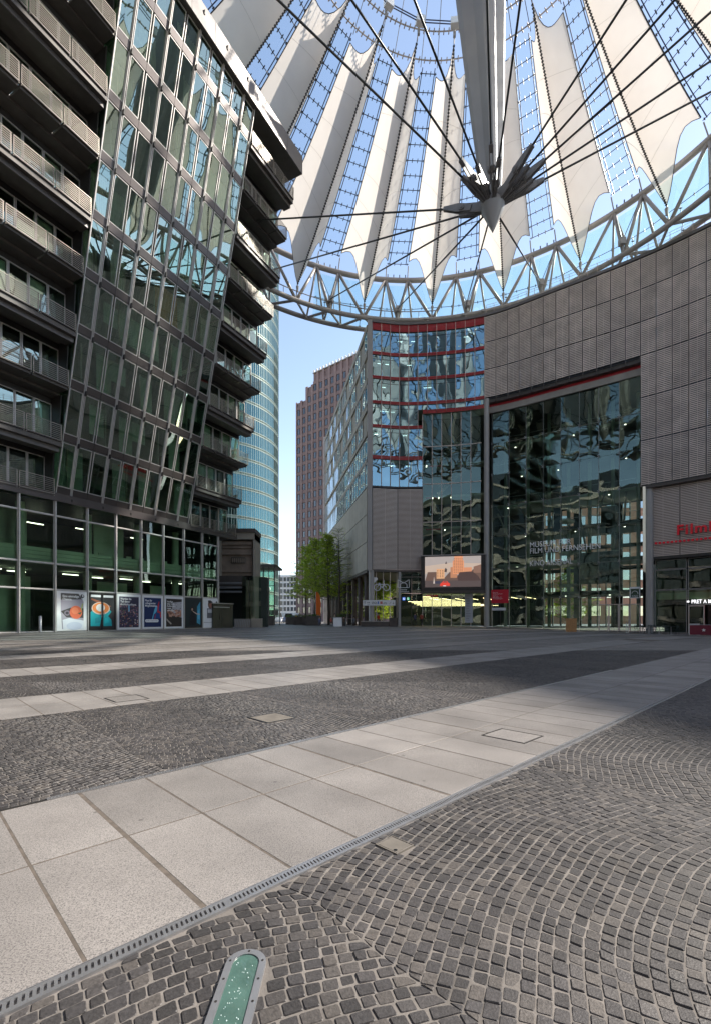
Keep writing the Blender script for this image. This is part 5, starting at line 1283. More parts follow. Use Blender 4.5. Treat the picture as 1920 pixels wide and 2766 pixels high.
for k, (ch, c) in enumerate((('U', (.02, .12, .5)), ('S', (.02, .25, .12)))):
    b = MB(); b.box(k*.58, k*.58+.38, 0, .03, -.06, .36) if k == 0 else b.tube((k*.58+.2, .03, .15), (k*.58+.2, 0, .15), .22, 16); b.build('sign_plate', col(c, .5, .35), T, Mx); text(ch, .38, wl2, Mx @ Matrix.Translation((k*.58+.07, 0, .02)), T, 'letter', off=.005)
b = MB()
Mx, L = fr(s_at_u(1125), s_at_u(1135), 4.95, -.03)
for k in range(2): b.face([(k*.26, 0, -.1), (k*.26+.2, 0, 0), (k*.26, 0, .1)][::-1])
b.build('arrow_mark', WH, RB, Mx)
# direction board
Mx, L = fr(s_at_u(1003)-1.1, s_at_u(1067), 2.75, -.45); Mx = frame_m((.95, 62.2, 2.75), (1, 0, 0), UP); L = 4.25
T = empty('direction_board', Mx.translation, 'long white direction board with small pictograms across the corner column', 'sign'); PW[T.name] = Matrix.Translation(Mx.translation)
b = MB(); b.box(0, L, 0, .08, 0, .72); b.build('board', WH, T, Mx); b = MB(); ln = lambda p_, q_, r=.018: b.tube((p_[0], -.012, p_[1]), (q_[0], -.012, q_[1]), r, 4)
ln((.25, .18), (.25, .55)); ln((.25, .55), (.14, .42)); ln((.25, .55), (.36, .42)); ln((.55, .18), (.9, .18)); ln((.6, .5), (.6, .3)); ln((.8, .3), (.8, .5)); ln((.55, .4), (.9, .4))
for cx in (1.3, 1.65):
    c = ell(cx, .36, .14, .14, 12)+[(cx+.14, .36)]
    for a_, c_ in zip(c[:-1], c[1:]): ln(a_, c_)
    ln((cx-.08, .28), (cx+.08, .44))
c = ell(2.75, .28, .09, .09, 10)+[(2.84, .28)]
for dx in (0, .3):
    for a_, c_ in zip(c[:-1], c[1:]): ln((a_[0]+dx, a_[1]), (c_[0]+dx, c_[1]), .014)
ln((2.75, .28), (2.9, .45)); ln((2.9, .45), (3.05, .28)); ln((3.45, .2), (3.7, .5)); ln((3.98, .52), (3.98, .18)); ln((3.98, .18), (3.88, .3)); ln((3.98, .18), (4.08, .3)); b.build('pictogram', col((.05, .05, .05)), T, Mx)
pp2 = lambda pts, c, k: flat_poly('pictogram', pts, col(c), Mx, T, off=.004*k)
pp2(rect(1.9, .2, 2.12, .54), (.02, .12, .45), 1); pp2(rect(2.25, .2, 2.55, .54), (.5, .06, .06), 1); text('U', .3, WH, Mx @ Matrix.Translation((1.93, 0, .27)), T, 'letter', off=.008); text('S', .25, WH, Mx @ Matrix.Translation((2.3, 0, .27)), T, 'letter', off=.008)
# side wall to the street
SD = Vector((-.199, .98)); SN = Vector((-.98, -.199)); SO = Vector((1.58, 63.3))
def SWp(t, o=0): return SO+SD*t+SN*o
sdir3 = Vector((-SD.x, -SD.y, 0))       # local x runs towards the camera so the wall is behind
LS = 40.0
for k in range(13):
    for (z0, z1) in [(7.6, 11.3), (11.35, 15.0), (15.05, 18.6)]:
        p = SWp((k+1)*LS/13-.03); b = CACHE.get(('cl', z0))
        if not b: q = MB(); q.box(0, LS/13-.05, -.08, .1, 0, z1-z0-.04); b = CACHE[('cl', z0)] = q.mesh('cladding_panel', M['clad'])
        inst('cladding_panel', b, RB, frame_m((p.x, p.y, z0), sdir3, UP))
b = MB(); a_ = SWp(0, -.12); c_ = SWp(LS, -.12); b.seg(a_, c_, 7.5, 40.2, -.3, 0, SN); b.build('side_wall', M['clad'], RB)
lev = [18.7, 22.4, 26.0, 29.6, 33.2, 36.8, 40.3]
for j in range(6):
    z0, z1 = lev[j], lev[j+1]
    for k in range(26):
        p = SWp((k+1)*LS/26)
        full = j < 2 or (j == 2 and k > 8)
        if full: window(RB, (p.x, p.y, z0+.1), sdir3, UP, LS/26-.03, z1-z0-(.9 if j == 1 else .55), 'glass_pale', .05, .1, 'white', tilt=.01)
        elif (k*5+j*3) % 7 < 4: window(RB, (p.x, p.y, z0+.35), sdir3, UP, LS/26-.12, z1-z0-1.15, 'glass_pale', .05, .1, 'white', tilt=.015)
        if k % 2 == 0:
            p2 = SWp((k+2)*LS/26); b = MB(); b.box(0, LS/13-.03, -.11, .1, z1-z0-(.42 if full else .72), z1-z0+.05 if not full else z1-z0+.05); b.build('cladding_panel', M['clad'], RB, frame_m((p2.x, p2.y, z0), sdir3, UP))
b = MB(); b.hexa([(*SWp(LS-.2, o), z) for z in (0, 40.2) for o in (-.4, .3)][0:0] or [(*SWp(t, o), z) for z in (0, 40.4) for (t, o) in ((LS, -.5), (LS+.5, -.5), (LS+.5, .4), (LS, .4))]); b.build('end_post', M['louvre'], RB)
b = MB(); b.hexa([(*SWp(t, o), z) for z in (7.2, 7.5) for (t, o) in ((0, .1), (LS, .1), (LS, -9), (0, -9))]); b.build('soffit', M['soffit'], RB)
for k in range(9):
    p = SWp(3.0+k*4.3, -.6); b = MB(); b.tube((p.x, p.y, 0), (p.x, p.y, 7.3), .36, 12); b.build('arcade_column', M['planter'], RB, smooth=True)
# ------------------------------------------------------------------ brick tower beyond the street
KT = empty('brick_tower', (-20, 195, 0), 'tall stepped red-brown brick tower with rows of paired narrow windows', 'tower')
kd = Vector((1.22, -1.0)).normalized(); kn = Vector((-kd.y, kd.x)); K0 = Vector((-25, 200)); kd3 = Vector((kd.x, kd.y, 0))
def KP(t, o=0): return K0+kd*t+kn*o       # o>0 goes behind
steps = [(0, 5.6, 92), (5.6, 10.0, 96.8), (10.0, 48, 101.5)]
for (t0, t1, h) in steps:
    b = MB(); b.seg(KP(t0), KP(t1), 0, h, .35, 22, kn); b.build('tower_wall', M['brick'], KT)
FLH = 3.95; wmesh = MB(); wmesh.box(0, 1.0, .12, .2, 0, 2.3); wm = wmesh.mesh('window', M['glass_brickwin'])
fm = MB(); fm.box(-.12, 1.12, -.05, .1, -.28, -.02); sillm = fm.mesh('sill', M['brick2'])
wl_ = []
NPW = 15
for r in range(24):
    z = 3.5+r*FLH
    for k in range(NPW):
        t = 1.0+k*3.15
        top = 92 if t < 5.6 else 96.8 if t < 10 else 101.5
        if z+3 > top: continue
        wl_.append((z, t))
for (z, t) in wl_[-300:]:
    for dt in ((0,) ):
        p = KP(t); Mx = frame_m((p.x, p.y, z), kd3, UP); W_ = inst('window', wm, KT, Mx)
        inst('pane', wm, W_, Mx @ Matrix.Translation((1.3, 0, 0)))
b = MB()
for (z, t) in wl_[:-300]:
    for dt in (0, 1.3): b.seg(KP(t+dt), KP(t+dt+1), z, z+2.3, .12, .2, kn)
b.build('windows', M['glass_brickwin'], KT, kind='stuff')
for r in range(25):
    z = 3.5+r*FLH-1.45
    for (t0, t1, h) in steps:
        if z+1.4 < h: b = MB(); b.seg(KP(t0), KP(t1), z, z+1.3, .06, .35, kn); b.build('brick_band', M['brick'], KT)
for k in range(NPW+1):
    t = -.55+k*3.15
    for j, w_ in ((0, .85), (1.45+.0, .0)):
        if w_: 
            h = 92 if t < 5 else 96.8 if t < 9.6 else 101.5; b = MB(); b.seg(KP(max(0, t)), KP(t+w_+.3), 0, h+.3, -.12, .35, kn); b.build('brick_pier', M['brick2'], KT)
for k in range(20):
    p = KP(10.2+k*1.7, .3); b = MB(); b.lathe([(.45, 0), (.45, 1.0), (.25, 1.5), (0, 1.6)], (p.x, p.y, 101.5), 8); b.build('crown_finial', M['white'], KT)
b = MB(); b.seg(KP(10), KP(46), 101.3, 101.6, -.2, .8, kn); b.build('crown_rail', M['concrete'], KT)
M['towerframe'] = mk('tower_frame_metal', (.30, .37, .34), .4, .3)
# ------------------------------------------------------------------ curved glass tower behind the left block
GT = empty('round_glass_tower', (-40, 133, 0), 'curved turquoise glass tower rising behind the left block', 'tower')
gc = Vector((-40.3, 133)); GR = 18.5; npn = 86; fl = 3.7
q = MB(); pw = 2*math.pi*GR/npn; q.face([(.03, 0, .03), (pw-.03, 0, .03), (pw-.03, 0, fl-.85), (.03, 0, fl-.85)]); gp = q.mesh('glass_panel', M['glass_tower'])
q = MB(); q.box(0, pw, -.05, .12, fl-.74, fl-.62); q.box(0, pw, -.02, .1, fl-.1, fl); q.box(0, .07, -.09, .1, 0, fl); q.box(pw*.5, pw*.5+.05, -.05, .1, 0, fl); gf = q.mesh('panel_frame', M['towerframe'])
cand = []
for f_ in range(28):
    for k in range(npn):
        a = 2*math.pi*k/npn
        x = gc.x+GR*math.cos(a); y = gc.y+GR*math.sin(a); nx_, ny_ = math.cos(a), math.sin(a)
        if nx_*x+ny_*y > 2.0: continue
        u = 960+1279*x/y
        if u < 600: continue
        cand.append((f_, a, x, y, nx_*x+ny_*y))
cand.sort(key=lambda c: c[4]); print('tower panels', len(cand))
vv = MB()
for n, (f_, a, x, y, _) in enumerate(cand):
    xa = Vector((-math.sin(a), math.cos(a), 0)); Mx = frame_m((x, y, 1+f_*fl), xa, UP)
    if n < 290: P_ = inst('glass_panel', gp, GT, Mx); inst('panel_frame', gf, P_, Mx)
    else:
        for me, m in ((gp, 0), (gf, 1)):
            bse = len(vv.v); vv.v += [tuple(Mx @ w.co) for w in me.vertices]
            for p in me.polygons: vv.f.append(tuple(bse+i for i in p.vertices)); vv.m.append(m)
vv.build('glass_panels', [M['glass_tower'], M['towerframe']], GT, kind='stuff')
b = MB(); b.lathe([(GR-3, 0), (GR-3, 104)], (gc.x, gc.y, 0), 40); b.build('tower_core', M['int_dark'], GT)
for f_ in range(29):
    b = MB(); b.lathe([(GR-3, 1+f_*fl-.5), (GR-.15, 1+f_*fl-.5), (GR-.15, 1+f_*fl-.1), (GR-3, 1+f_*fl-.1)], (gc.x, gc.y, 0), 60); b.build('floor_slab', M['int_ceiling'], GT)
# ------------------------------------------------------------------ far white block
FB = empty('far_white_building', (-38, 252, 0), 'far white office block with a grid of square windows at the end of the street', 'building')
b = MB(); b.box(-46, -30.5, 250, 270, 0, 24.2); b.build('wall', M['white'], FB)
q = MB(); q.box(0, 1.35, -.06, .05, 0, 2.1); wm2 = q.mesh('window', M['glass_brickwin']); q = MB(); q.box(-.12, 0, -.2, 0, -.1, 2.3); q.box(1.35, 1.47, -.2, 0, -.1, 2.3); q.box(-.12, 1.47, -.2, 0, -.2, -.1); q.box(-.12, 1.47, -.2, 0, 2.1, 2.3); fm2 = q.mesh('frame', M['white'])
for r in range(7):
    for k in range(8):
        Mx = frame_m((-45.2+k*1.85, 250, 2.0+r*3.15), (1, 0, 0), UP); w_ = inst('window', wm2, FB, Mx); inst('frame', fm2, w_, Mx)
# salmon block seen through the hall
SB_ = empty('salmon_building', (60, 96, 0), 'salmon clad building with grid windows seen through the glass hall', 'building')
b = MB(); b.box(30, 66, 92, 104, 0, 34); b.build('wall', M['salmon'], SB_)
q = MB(); q.box(0, 1.8, -.05, .05, 0, 1.9); wm3 = q.mesh('window', M['glass_pale'])
for r in range(9):
    for k in range(12): inst('window', wm3, SB_, frame_m((31+k*2.95, 92, 1.6+r*3.5), (1, 0, 0), UP))
# ------------------------------------------------------------------ trees
def leafmesh(n, sampler, size, mat):
    c = np.array([sampler() for _ in range(n)]); a = rng.normal(0, 1, (n, 3)); a /= np.linalg.norm(a, axis=1, keepdims=True); a[:, 2] *= .45
    d = rng.normal(0, 1, (n, 3)); bb = np.cross(a, d); bb /= np.linalg.norm(bb, axis=1, keepdims=True)
    s = rng.uniform(.6, 1.25, (n, 1))*size; v = np.stack([c-a*s-bb*s*.28, c+a*s*.1-bb*s*.5, c+a*s*1.2, c+a*s*.1+bb*s*.5], 1).reshape(-1, 3)
    f = (np.arange(4)[None]+np.arange(n)[:, None]*4); return fastmesh('leaves', v, f, mat)
def tree(x, y, h, r, label, leaves=7000, base=.28, mat='leaf', bare=False):
    r *= 1.28
    z0 = g(x, y); T = empty('tree', (x, y, z0), label, 'tree', 'young trees along the street'); Mt = Matrix.Translation((x, y, z0))
    b = MB(); px, py = 0, 0; pts = [(0, 0, 0)]
    for k in range(1, 9): px += random.gauss(0, .05); py += random.gauss(0, .05); pts.append((px, py, h*.97*k/8))
    r0 = .02*h*.7
    for k in range(8): b.tube(pts[k], pts[k+1], r0*(1-k/8.3), 7, r0*(1-(k+1)/8.3), caps=False)
    b.build('trunk', M['bark'], T, Mt)
    b = MB(); tips = []
    nl = 120 if not bare else 90
    for k in range(nl):
        t = base+(.96-base)*k/nl; i = min(7, int(t*8.24)); z = h*t; c = Vector(pts[i]).lerp(Vector(pts[i+1]), .5); c.z = z; an = k*2.4+random.random(); L = r*(1-.86*((t-base)/(1-base))**1.25)*random.uniform(.55, 1.15)
        d = Vector((math.cos(an), math.sin(an), random.uniform(.15, .5))); m = c+d*L*.5; e = m+Vector((math.cos(an+random.gauss(0, .3)), math.sin(an+random.gauss(0, .3)), random.uniform(-.1, .35)))*L*.5
        b.tube(c, m, .03, 4, .02, caps=False); b.tube(m, e, .02, 3, .008, caps=False); tips += [(c, m), (m, e), (m, e)]
        for _ in range(4 if not bare else 6):
            q = m.lerp(e, random.random()); f_ = q+Vector((random.gauss(0, .4), random.gauss(0, .4), random.uniform(-.1, .5))); b.tube(q, f_, .009, 3, .004, caps=False); tips.append((q, f_))
    b.build('limbs', M['bark'], T, Mt)
    def sm():
        a_, c_ = random.choice(tips); p = a_.lerp(c_, random.random()**.7); return (p.x+random.gauss(0, .16), p.y+random.gauss(0, .16), p.z+random.gauss(0, .06))
    if not bare: inst('crown', leafmesh(leaves, sm, .135, M[mat]), T, Mt, kind='stuff')
    else: inst('crown', leafmesh(900, sm, .08, M[mat]), T, Mt, kind='stuff')
tree(-2.4, 73, 15.6, 3.2, 'sparse almost leafless tree with dark twigs in front of the side wall', bare=True)
tree(-4.3, 76, 15.0, 3.0, 'leafy spring green tree just left of the bare tree', 9000)
tree(-6.9, 82, 15.2, 3.3, 'bright green tree second from the street in the row', 9000)
tree(-9.6, 92, 15.5, 3.6, 'bright leafy tree nearest the open street, leftmost of the row', 9000)
tree(-4.8, 86, 15.5, 3.0, 'dark leafy tree deep in the row behind the bare tree', 6000, mat='leaf2')
tree(1.0, 80, 7.5, 2.8, 'low yellow-green tree seen through the corner passage', 6000, base=.12)
tree(6.5, 84, 8.0, 3.2, 'bushy green tree behind the bicycle sign', 7000, base=.1)
tree(3.9, 77.5, 8.5, 2.6, 'light green tree filling the corner passage behind the direction board', 8000, base=.06)
tree(38, 84, 11, 4.2, 'green tree seen through the glass hall doors', 7000, base=.08)
tree(29, 80, 10, 3.8, 'bright green tree seen through the middle of the glass hall', 7000, base=.08)
tree(17, 14.5, 7.5, 3.0, 'leafy tree on the right side of the plaza mirrored in the shopfront', 6000, base=.2) if False else None
# ------------------------------------------------------------------ people
def person_mesh(pose='stand'):
    P = {'pel': (0, 0, .95), 'ch': (0, 0, 1.32), 'nk': (0, .0, 1.50), 'hd': (0, -.02, 1.66), 'ht': (0, -.01, 1.74)}
    if pose == 'walk': L = [(.09, -.02, .93), (.11, -.16, .52), (.11, -.24, .08), (.11, -.38, .04)]; R = [(-.09, .02, .93), (-.11, .1, .50), (-.11, .34, .12), (-.11, .26, .03)]; AL = [(.19, 0, 1.44), (.24, .12, 1.16), (.25, .06, .92)]; AR = [(-.19, 0, 1.44), (-.24, -.08, 1.16), (-.23, -.24, .96)]
    elif pose == 'sit': P = {k: (v[0], v[1], v[2]-.42) for k, v in P.items()}; L = [(.09, -.02, .51), (.11, -.45, .52), (.11, -.42, .08), (.11, -.56, .04)]; R = [(-.09, -.02, .51), (-.11, -.45, .52), (-.11, -.40, .08), (-.11, -.54, .04)]; AL = [(.19, 0, 1.02), (.24, -.08, .76), (.15, -.3, .66)]; AR = [(-.19, 0, 1.02), (-.24, -.08, .76), (-.15, -.3, .66)]
    else: L = [(.09, 0, .93), (.10, -.02, .50), (.11, .02, .08), (.12, -.13, .04)]; R = [(-.09, 0, .93), (-.10, -.01, .50), (-.11, .02, .08), (-.12, -.13, .04)]; AL = [(.19, 0, 1.44), (.24, .02, 1.16), (.23, -.12, .94)]; AR = [(-.19, 0, 1.44), (-.24, .02, 1.16), (-.2, -.2, 1.05)]
    v = [P['pel'], P['ch'], P['nk'], P['hd'], P['ht']]; r = [.14, .16, .055, .085, .06]; e = [(0, 1), (1, 2), (2, 3), (3, 4)]
    for leg in (L, R):
        s = len(v); v += leg; r += [.095, .06, .042, .035]; e += [(0, s), (s, s+1), (s+1, s+2), (s+2, s+3)]
    for arm in (AL, AR):
        s = len(v); v += arm; r += [.055, .04, .03]; e += [(1, s), (s, s+1), (s+1, s+2)]
    me = bpy.data.meshes.new('body'); me.from_pydata(v, e, []); o = bpy.data.objects.new('tmp', me); COL.objects.link(o)
    sk = o.modifiers.new('s', 'SKIN')
    for i, rr in enumerate(r): me.skin_vertices[0].data[i].radius = (rr, rr*.8)
    me.skin_vertices[0].data[0].use_root = True
    ss_ = o.modifiers.new('u', 'SUBSURF'); ss_.levels = 1
    dg = bpy.context.evaluated_depsgraph_get(); m2 = bpy.data.meshes.new_from_object(o.evaluated_get(dg)); bpy.data.objects.remove(o); return m2
PMESH = {}
for pz in ('walk', 'sit', 'stand'): PMESH[pz] = person_mesh(pz)
def person(x, y, rz, pose, top, legs, label, hair=(.03, .02, .015)):
    T = empty('person', (x, y, g(x, y)), label, 'person', rz=rz); Mt = PW[T.name]; me = PMESH[pose].copy(); me.materials.clear()
    for m in (col(legs, .8), col(top, .8), M['skin'], col((.02, .02, .02), .6)): me.materials.append(m)
    dz = -.42 if pose == 'sit' else 0
    for p in me.polygons:
        c = p.center; p.use_smooth = True
        if c.z > 1.50+dz: p.material_index = 2
        elif c.z > .98+dz or abs(c.x) > .19: p.material_index = 1
        elif c.z < .1: p.material_index = 3
        if abs(c.x) > .16 and c.z < 1.0+dz and c.z > .8+dz and pose != 'sit': p.material_index = 2
    inst('body', me, T, Mt)
    b = MB(); b.lathe([(.085, -.06), (.098, .02), (.085, .08), (.04, .115), (0, .12)], (0, .015, 1.68+dz), 10); b.build('hair', col(hair, .8), T, Mt, smooth=True)
    return T
person(7.75, 61.9, rad(200), 'walk', (.05, .05, .09), (.02, .02, .03), 'person in dark clothes walking by the lobby glass, left of a pair')
person(8.6, 61.7, rad(160), 'walk', (.28, .05, .03), (.015, .015, .02), 'person in a dark red top walking by the lobby glass, right of a pair')
person(3.2, 66.5, rad(30), 'walk', (.45, .04, .02), (.03, .03, .05), 'person in a red jacket behind the corner bench')
person(-11.0, 88, rad(10), 'walk', (.85, .35, .02), (.03, .05, .12), 'person in an orange-yellow coat on the street by the trees')
person(-10.3, 89, rad(-20), 'walk', (.62, .55, .50), (.05, .05, .08), 'person in a pale top beside the orange-yellow coat')
person(-8.6, 81, rad(50), 'stand', (.55, .16, .08), (.04, .04, .05), 'person in a rust-coloured top among the tree trunks')
person(-7.3, 80, rad(120), 'sit', (.6, .5, .42), (.05, .06, .09), 'person in a beige top sitting by the planters')
person(-5.0, 66.5, rad(190), 'sit', (.12, .13, .22), (.10, .11, .18), 'person in blue-grey sitting low on the step before the trees')
person(-1.6, 65.5, rad(170), 'sit', (.10, .07, .05), (.06, .05, .04), 'person in brown sitting at the table left of the corner column')
person(-2.9, 67, rad(110), 'stand', (.30, .26, .18), (.05, .05, .05), 'person in khaki standing among the arcade columns')
person(-12.2, 92, rad(150), 'walk', (.12, .2, .4), (.05, .05, .06), 'person in a blue shirt walking far left on the street')
person(-9.9, 95, rad(-160), 'walk', (.5, .5, .5), (.1, .1, .12), 'person in light grey walking behind the orange-yellow coat')
person(-3.6, 70, rad(100), 'sit', (.45, .1, .08), (.05, .05, .05), 'person in a brick-red top sitting beside the bare tree')
person(-.2, 66.8, rad(200), 'sit', (.15, .16, .18), (.08, .08, .1), 'person in dark grey sitting just left of the corner column')
# tall orange banner between the trunks
T = empty('orange_banner', (-6.2, 77.5, 0), 'tall narrow orange advertising flag between the tree trunks', 'flag'); b = MB(); b.tube((-6.35, 76.2, 0), (-6.35, 76.2, 5.4), .03); b.build('pole', M['steel'], T)
b = MB(); pts = [(0, 1.6), (.75, 1.5), (.8, 3.6), (.65, 4.7), (.35, 5.3), (0, 5.4)]; b.face([(-6.33+x, 76.2, z) for x, z in pts]); b.face([(-6.33+x, 76.22, z) for x, z in pts][::-1]); b.build('flag_cloth', col((.85, .16, .01)), T)
# a-boards, benches, planters
def bench(x0, x1, y, label, endc=True):
    T = empty('bench', ((x0+x1)/2, y, 0), label, 'bench'); b = MB(); b.box(x0, x1, y-.35, y+.35, 0, .62); b.build('bench_base', M['planter'], T); b = MB(); b.box(x0-.03, x1+.03, y-.38, y+.38, .63, .72); b.build('bench_top', M['concrete'], T)
    b = MB(); b.box(x1+.05, x1+1.1, y-.4, y+.4, 0, 1.15); b.build('end_block', M['planter'], T)
bench(.7, 4.3, 61.6, 'long dark bench block at the foot of the corner column')
for k, (x, y, w_, h_) in enumerate(((-11.2, 83, 1.8, 1.3), (-9.2, 79, 2.0, 1.35), (-7.4, 75, 1.7, 1.2), (-6.3, 71.5, 2.2, 1.4), (-2.0, 68.5, 1.4, 1.3))):
    T = empty('planter', (x, y, 0), ['farthest brown planter block along the street edge', 'second farthest brown planter block along the street', 'brown planter block in the middle of the row by the trees', 'broad brown planter block nearest the plaza in front of the trees', 'brown planter block beside the arcade column'][k], 'planter', 'brown planter blocks by the trees')
    b = MB(); b.box(x-w_/2, x+w_/2, y-.7, y+.7, 0, h_); b.build('planter_box', M['planter'], T)
    def bs(): return (random.gauss(0, w_*.25), random.gauss(0, .25), abs(random.gauss(.15, .15)))
    inst('planting', leafmesh(260, bs, .09, M['leaf2']), T, Matrix.Translation((x, y, h_)), kind='stuff')
def aboard(x, y, rz, w_, h_, c, label, txt=None):
    T = empty('folding_board', (x, y, g(x, y)), label, 'sign board', rz=rz); Mt = PW[T.name]
    for sgn in (-1, 1):
        b = MB(); b.hexa([(-w_/2, sgn*.28, 0), (w_/2, sgn*.28, 0), (w_/2, sgn*.28+.03, 0), (-w_/2, sgn*.28+.03, 0), (-w_/2, sgn*.04, h_), (w_/2, sgn*.04, h_), (w_/2, sgn*.04+.03, h_), (-w_/2, sgn*.04+.03, h_)]); b.build('board_leaf', c, T, Mt)
    b = MB(); b.box(-w_/2-.03, w_/2+.03, -.08, .09, h_, h_+.06); b.build('top_bar', M['steel'], T, Mt)
    if txt: text(txt, .3, col((.03, .03, .03)), Mt @ Matrix.Translation((-w_/2+.1, -.24, .25)) @ Matrix.Rotation(rad(-14), 4, 'X'), T, width=w_*.75, off=.03, spacing=.9)
aboard(-2.35, 62.5, rad(10), 1.1, 1.15, WH, 'white folding board near the arcade, left of the corner column')
s = s_at_u(1866); p = FP(s); aboard(p.x-2.2, p.y-3.6, rad(-25), .75, 1.05, WH, 'white folding menu board left of the dark red barrier', 'MENU\nnow')
# osb box
p = Vector(((1542-960)/1279*37.5, 37.5)); p = Vector((.4550*42.6, 42.6)); T = empty('wooden_box', (p.x, p.y, g(p.x, p.y)), 'tall plain chipboard box standing alone in front of the glass hall', 'box', rz=rad(-20)); Mt = PW[T.name]
b = MB(); b.box(-.42, .42, -.35, .35, 0, 1.16); b.build('box_body', M['osb'], T, Mt); b = MB(); b.box(-.45, .45, -.38, .38, 1.163, 1.2); b.build('box_lid', M['osb'], T, Mt)
# red barrier with star
p = Vector(((1895-960)/1279*43, 43)); T = empty('red_barrier', (p.x, p.y, g(p.x, p.y)), 'dark red cloth barrier with a white star at far right', 'barrier', rz=rad(-38)); Mt = PW[T.name]
b = MB(); b.box(-.9, 2.0, -.02, .02, .06, .95); b.build('barrier_cloth', M['darkred'], T, Mt); b = MB()
for x_ in (-.93, 2.03): b.tube((x_, 0, 0), (x_, 0, 1.0), .03)
b.tube((-.93, 0, .98), (2.03, 0, .98), .02); b.build('barrier_frame', M['steel'], T, Mt); flat_poly('star', star(.15, .5, .17), WH, Mt, T, off=.03)
# cafe tables and chairs by the hall doors
def chair_parts():
    b = MB(); b.box(-.2, .2, -.2, .2, .43, .46); s_ = b.mesh('seat', M['chairm']); b = MB()
    for z in (.6, .7, .8): b.box(-.2, .2, .19, .215, z, z+.05)
    b.box(-.2, -.17, .19, .22, .43, .88); b.box(.17, .2, .19, .22, .43, .88); k_ = b.mesh('backrest', M['chairm']); b = MB(); b.tube((0, 0, 0), (0, 0, .43), .014, 5); return s_, k_, b.mesh('leg', M['chairm'])
cs, cb_, cl = chair_parts()
def chair(x, y, rz, label):
    T = empty('chair', (x, y, g(x, y)), label, 'chair', 'cafe chairs outside the hall doors', rz); Mt = PW[T.name]; inst('seat', cs, T, Mt); inst('backrest', cb_, T, Mt)
    for (a_, c_) in ((-.18, -.18), (.18, -.18), (-.18, .18), (.18, .18)): inst('leg', cl, T, Mt @ Matrix.Translation((a_, c_, 0)))
def table(x, y, label, h_=.74):
    T = empty('table', (x, y, g(x, y)), label, 'table', 'cafe tables outside the hall doors'); b = MB(); b.lathe([(0, h_), (.34, h_), (.34, h_+.03), (0, h_+.03)], (x, y, g(x, y)), 14); b.build('table_top', M['chairm'], T)
    b = MB(); b.tube((x, y, g(x, y)), (x, y, g(x, y)+h_), .03); b.build('leg', M['steel'], T); b = MB(); b.lathe([(.25, .0), (.22, .03), (0, .04)], (x, y, g(x, y)), 12); b.build('foot', M['steel'], T)
tabs = [(1752, 46.2, 'round cafe table in front of the big grey column'), (1780, 45.6, 'round cafe table second from the grey column'), (1812, 44.8, 'round cafe table farthest right by the shop window'), (1735, 46.8, 'round cafe table nearest the hall doors')]
names = ['left', 'right']
for k, (u, y, lb) in enumerate(tabs):
    x = (u-960)/1279*y; table(x, y, lb)
    for m_, dx in enumerate((-.55, .55)): chair(x+dx, y+.15*(m_*2-1), rad(90 if m_ == 1 else -90)+rad(180), f'dark chair at the {names[m_]} of the'+lb[5:].replace(' cafe', ''))
for k, u in enumerate((1692, 1697)):
    y = 46.5+k*.6; x = (u-960)/1279*y; T = empty('rope_post', (x, y, g(x, y)), ['front steel rope post by the hall doors', 'rear steel rope post by the hall doors'][k], 'post'); b = MB(); b.lathe([(.16, 0), (.16, .03), (.03, .05), (.03, 1.0), (.05, 1.05), (0, 1.08)], (x, y, g(x, y)), 10); b.build('post_body', M['steel'], T)
# outside tables by the arcade
for k, (x, y) in enumerate(((-.9, 64.8), (-2.2, 64.2))):
    T = empty('bistro_table', (x, y, 0), ['bistro table right of the white folding board', 'bistro table behind the white folding board'][k], 'table'); b = MB(); b.box(x-.5, x+.5, y-.35, y+.35, 1.0, 1.05); b.build('table_top', M['clad'], T); b = MB()
    for dx in (-.4, .4): b.tube((x+dx, y, 0), (x+dx, y, 1.0), .03)
    b.build('leg', M['steel'], T)
# street furniture and vehicles far down the street
def car(x, y, rz, c, label, van=False):
    T = empty('parked_car' if not van else 'van', (x, y, 0), label, 'van' if van else 'car', rz=rz); Mt = PW[T.name]; L, Wd = (4.4, 1.8) if not van else (6.5, 2.2); H1, H2 = (.85, 1.45) if not van else (1.2, 2.9)
    b = MB(); pr = [(-L/2, .3), (-L/2, H1), (-L/2*.75, H1+.03), (-L/2*.5, H2) if not van else (-L/2*.9, H2), (L/2*.25, H2) if not van else (L/2*.9, H2), (L/2*.55, H1+.05), (L/2*.95, H1-.1), (L/2, .3)]
    A_ = [(x_, -Wd/2, z) for x_, z in pr]; B_ = [(x_, Wd/2, z) for x_, z in pr]; b.face(A_); b.face(B_[::-1])
    for k in range(len(pr)): q = (k+1) % len(pr); b.face([A_[q], A_[k], B_[k], B_[q]])
    b.build('car_body', col(c, .3), T, Mt); b = MB(); zz = H1+.08
    for sd_ in (-1, 1): b.face([(-L/2*.6, sd_*(Wd/2+.01), zz), (L/2*.42, sd_*(Wd/2+.01), zz), (L/2*.2, sd_*(Wd/2+.01), H2-.1), (-L/2*.45, sd_*(Wd/2+.01), H2-.1)])
    b.build('window', M['black'], T, Mt); wb = MB(); wb.tube((0, -.1, 0), (0, .1, 0), .32, 14); wmm = wb.mesh('wheel', M['black'])
    for wx in (-L*.31, L*.31):
        for sd_ in (-1, 1): inst('wheel', wmm, T, Mt @ Matrix.Translation((wx, sd_*(Wd/2-.1), .32)))
    return T
car(-20.5, 130, rad(80), (.55, .56, .6), 'silver car far down the street beside the lamp post')
car(-17.2, 122, rad(80), (.08, .1, .16), 'dark blue car far down the street, nearer the trees')
car(-23.5, 140, rad(85), (.7, .7, .7), 'white car at the far left edge of the street')
car(-22.0, 160, rad(5), (.65, .72, .78), 'tall white van with blue upper edge crossing the end of the street', van=True)
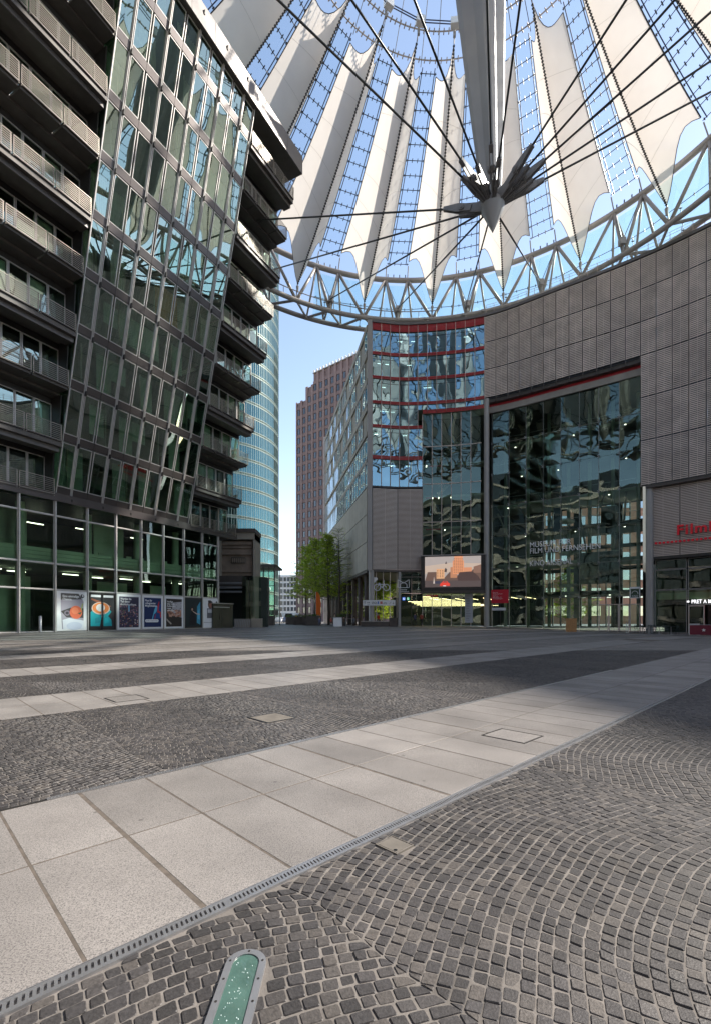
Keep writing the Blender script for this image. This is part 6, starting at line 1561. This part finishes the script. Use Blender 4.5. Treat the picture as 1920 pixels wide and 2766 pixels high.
b = MB(); x, y = -21.4, 118; b.tube((x, y, 0), (x, y, 8), .08); T = empty('street_lamp', (x, y, 0), 'slim street lamp post with a small head at the left of the street', 'street lamp'); b.build('post', M['dark'], T); b = MB(); b.lathe([(.1, 0), (.35, .3), (.3, .8), (0, .9)], (x, y, 8), 10); b.build('lamp_head', M['white'], T)
b = MB(); b.box(-24, -20.8, 127.9, 128.1, 2.0, 3.4); T = empty('street_sign', (-22, 128, 0), 'dark sign panel on posts beside the far street lamp', 'sign'); b.build('sign_panel', M['dark'], T); b = MB(); b.tube((-23.5, 128, 0), (-23.5, 128, 2), .05); b.tube((-21.2, 128, 0), (-21.2, 128, 2), .05); b.build('post', M['dark'], T)
print('objects', len(bpy.data.objects))

# ------------------------------------------------------------------ the far side of the plaza behind the viewer (it shows mirrored in the glass fronts)
RR_ = empty('rear_office_block', (5, -30, 0), 'curved office block closing the plaza, seen only mirrored in the glass hall', 'building')
pr = catmull([(44, -10.2), (37, -21), (22, -28), (4, -30), (-14, -25), (-26, -12), (-33, 4), (-35, 16)], 10)
cr = [0.]
for a, c in zip(pr[:-1], pr[1:]): cr.append(cr[-1]+(c-a).length)
def RP(s):
    import bisect
    s = max(0, min(cr[-1]-1e-4, s)); i = bisect.bisect_right(cr, s)-1; return pr[i].lerp(pr[i+1], (s-cr[i])/(cr[i+1]-cr[i]))
nm = 26; mw = cr[-1]/nm
q = MB(); q.box(.25, mw-.25, 0, .06, .9, 3.3); rw = q.mesh('window', M['glass_brickwin']); q = MB(); q.box(.02, mw-.02, -.15, .0, -.3, .85); rb = q.mesh('cladding_panel', M['louvre'])
for k in range(nm):
    a, c = RP((k+1)*mw), RP(k*mw)
    # seen from the plaza the wall faces inwards; local x runs so that the wall lies behind it
    d = (a-c).normalized(); Lk = (a-c).length
    b = MB(); b.seg(c, a, 0, 40.5, 1.0, 8.0, Vector((d.y, -d.x))*-1 if False else Vector((-d.y, d.x))*-1 if False else Vector((d.y, -d.x))*(-1 if ((c+Vector((d.y, -d.x))*5)-Vector((7, 20))).length < ((c-Vector((d.y, -d.x))*5)-Vector((7, 20))).length else 1)); b.build('wall', M['int_dark'], RR_)
    nin = Vector((d.y, -d.x))
    if ((c+nin*5)-Vector((7, 20))).length < ((c-nin*5)-Vector((7, 20))).length: nin = -nin   # nin points away from the plaza
    xdir = Vector((nin.y, -nin.x)); o = c if xdir.dot(a-c) > 0 else a
    for j in range(10):
        Mx = frame_m((o.x, o.y, .6+j*4.0), (xdir.x, xdir.y, 0), UP); inst('window', rw, RR_, Mx); inst('cladding_panel', rb, RR_, Mx)
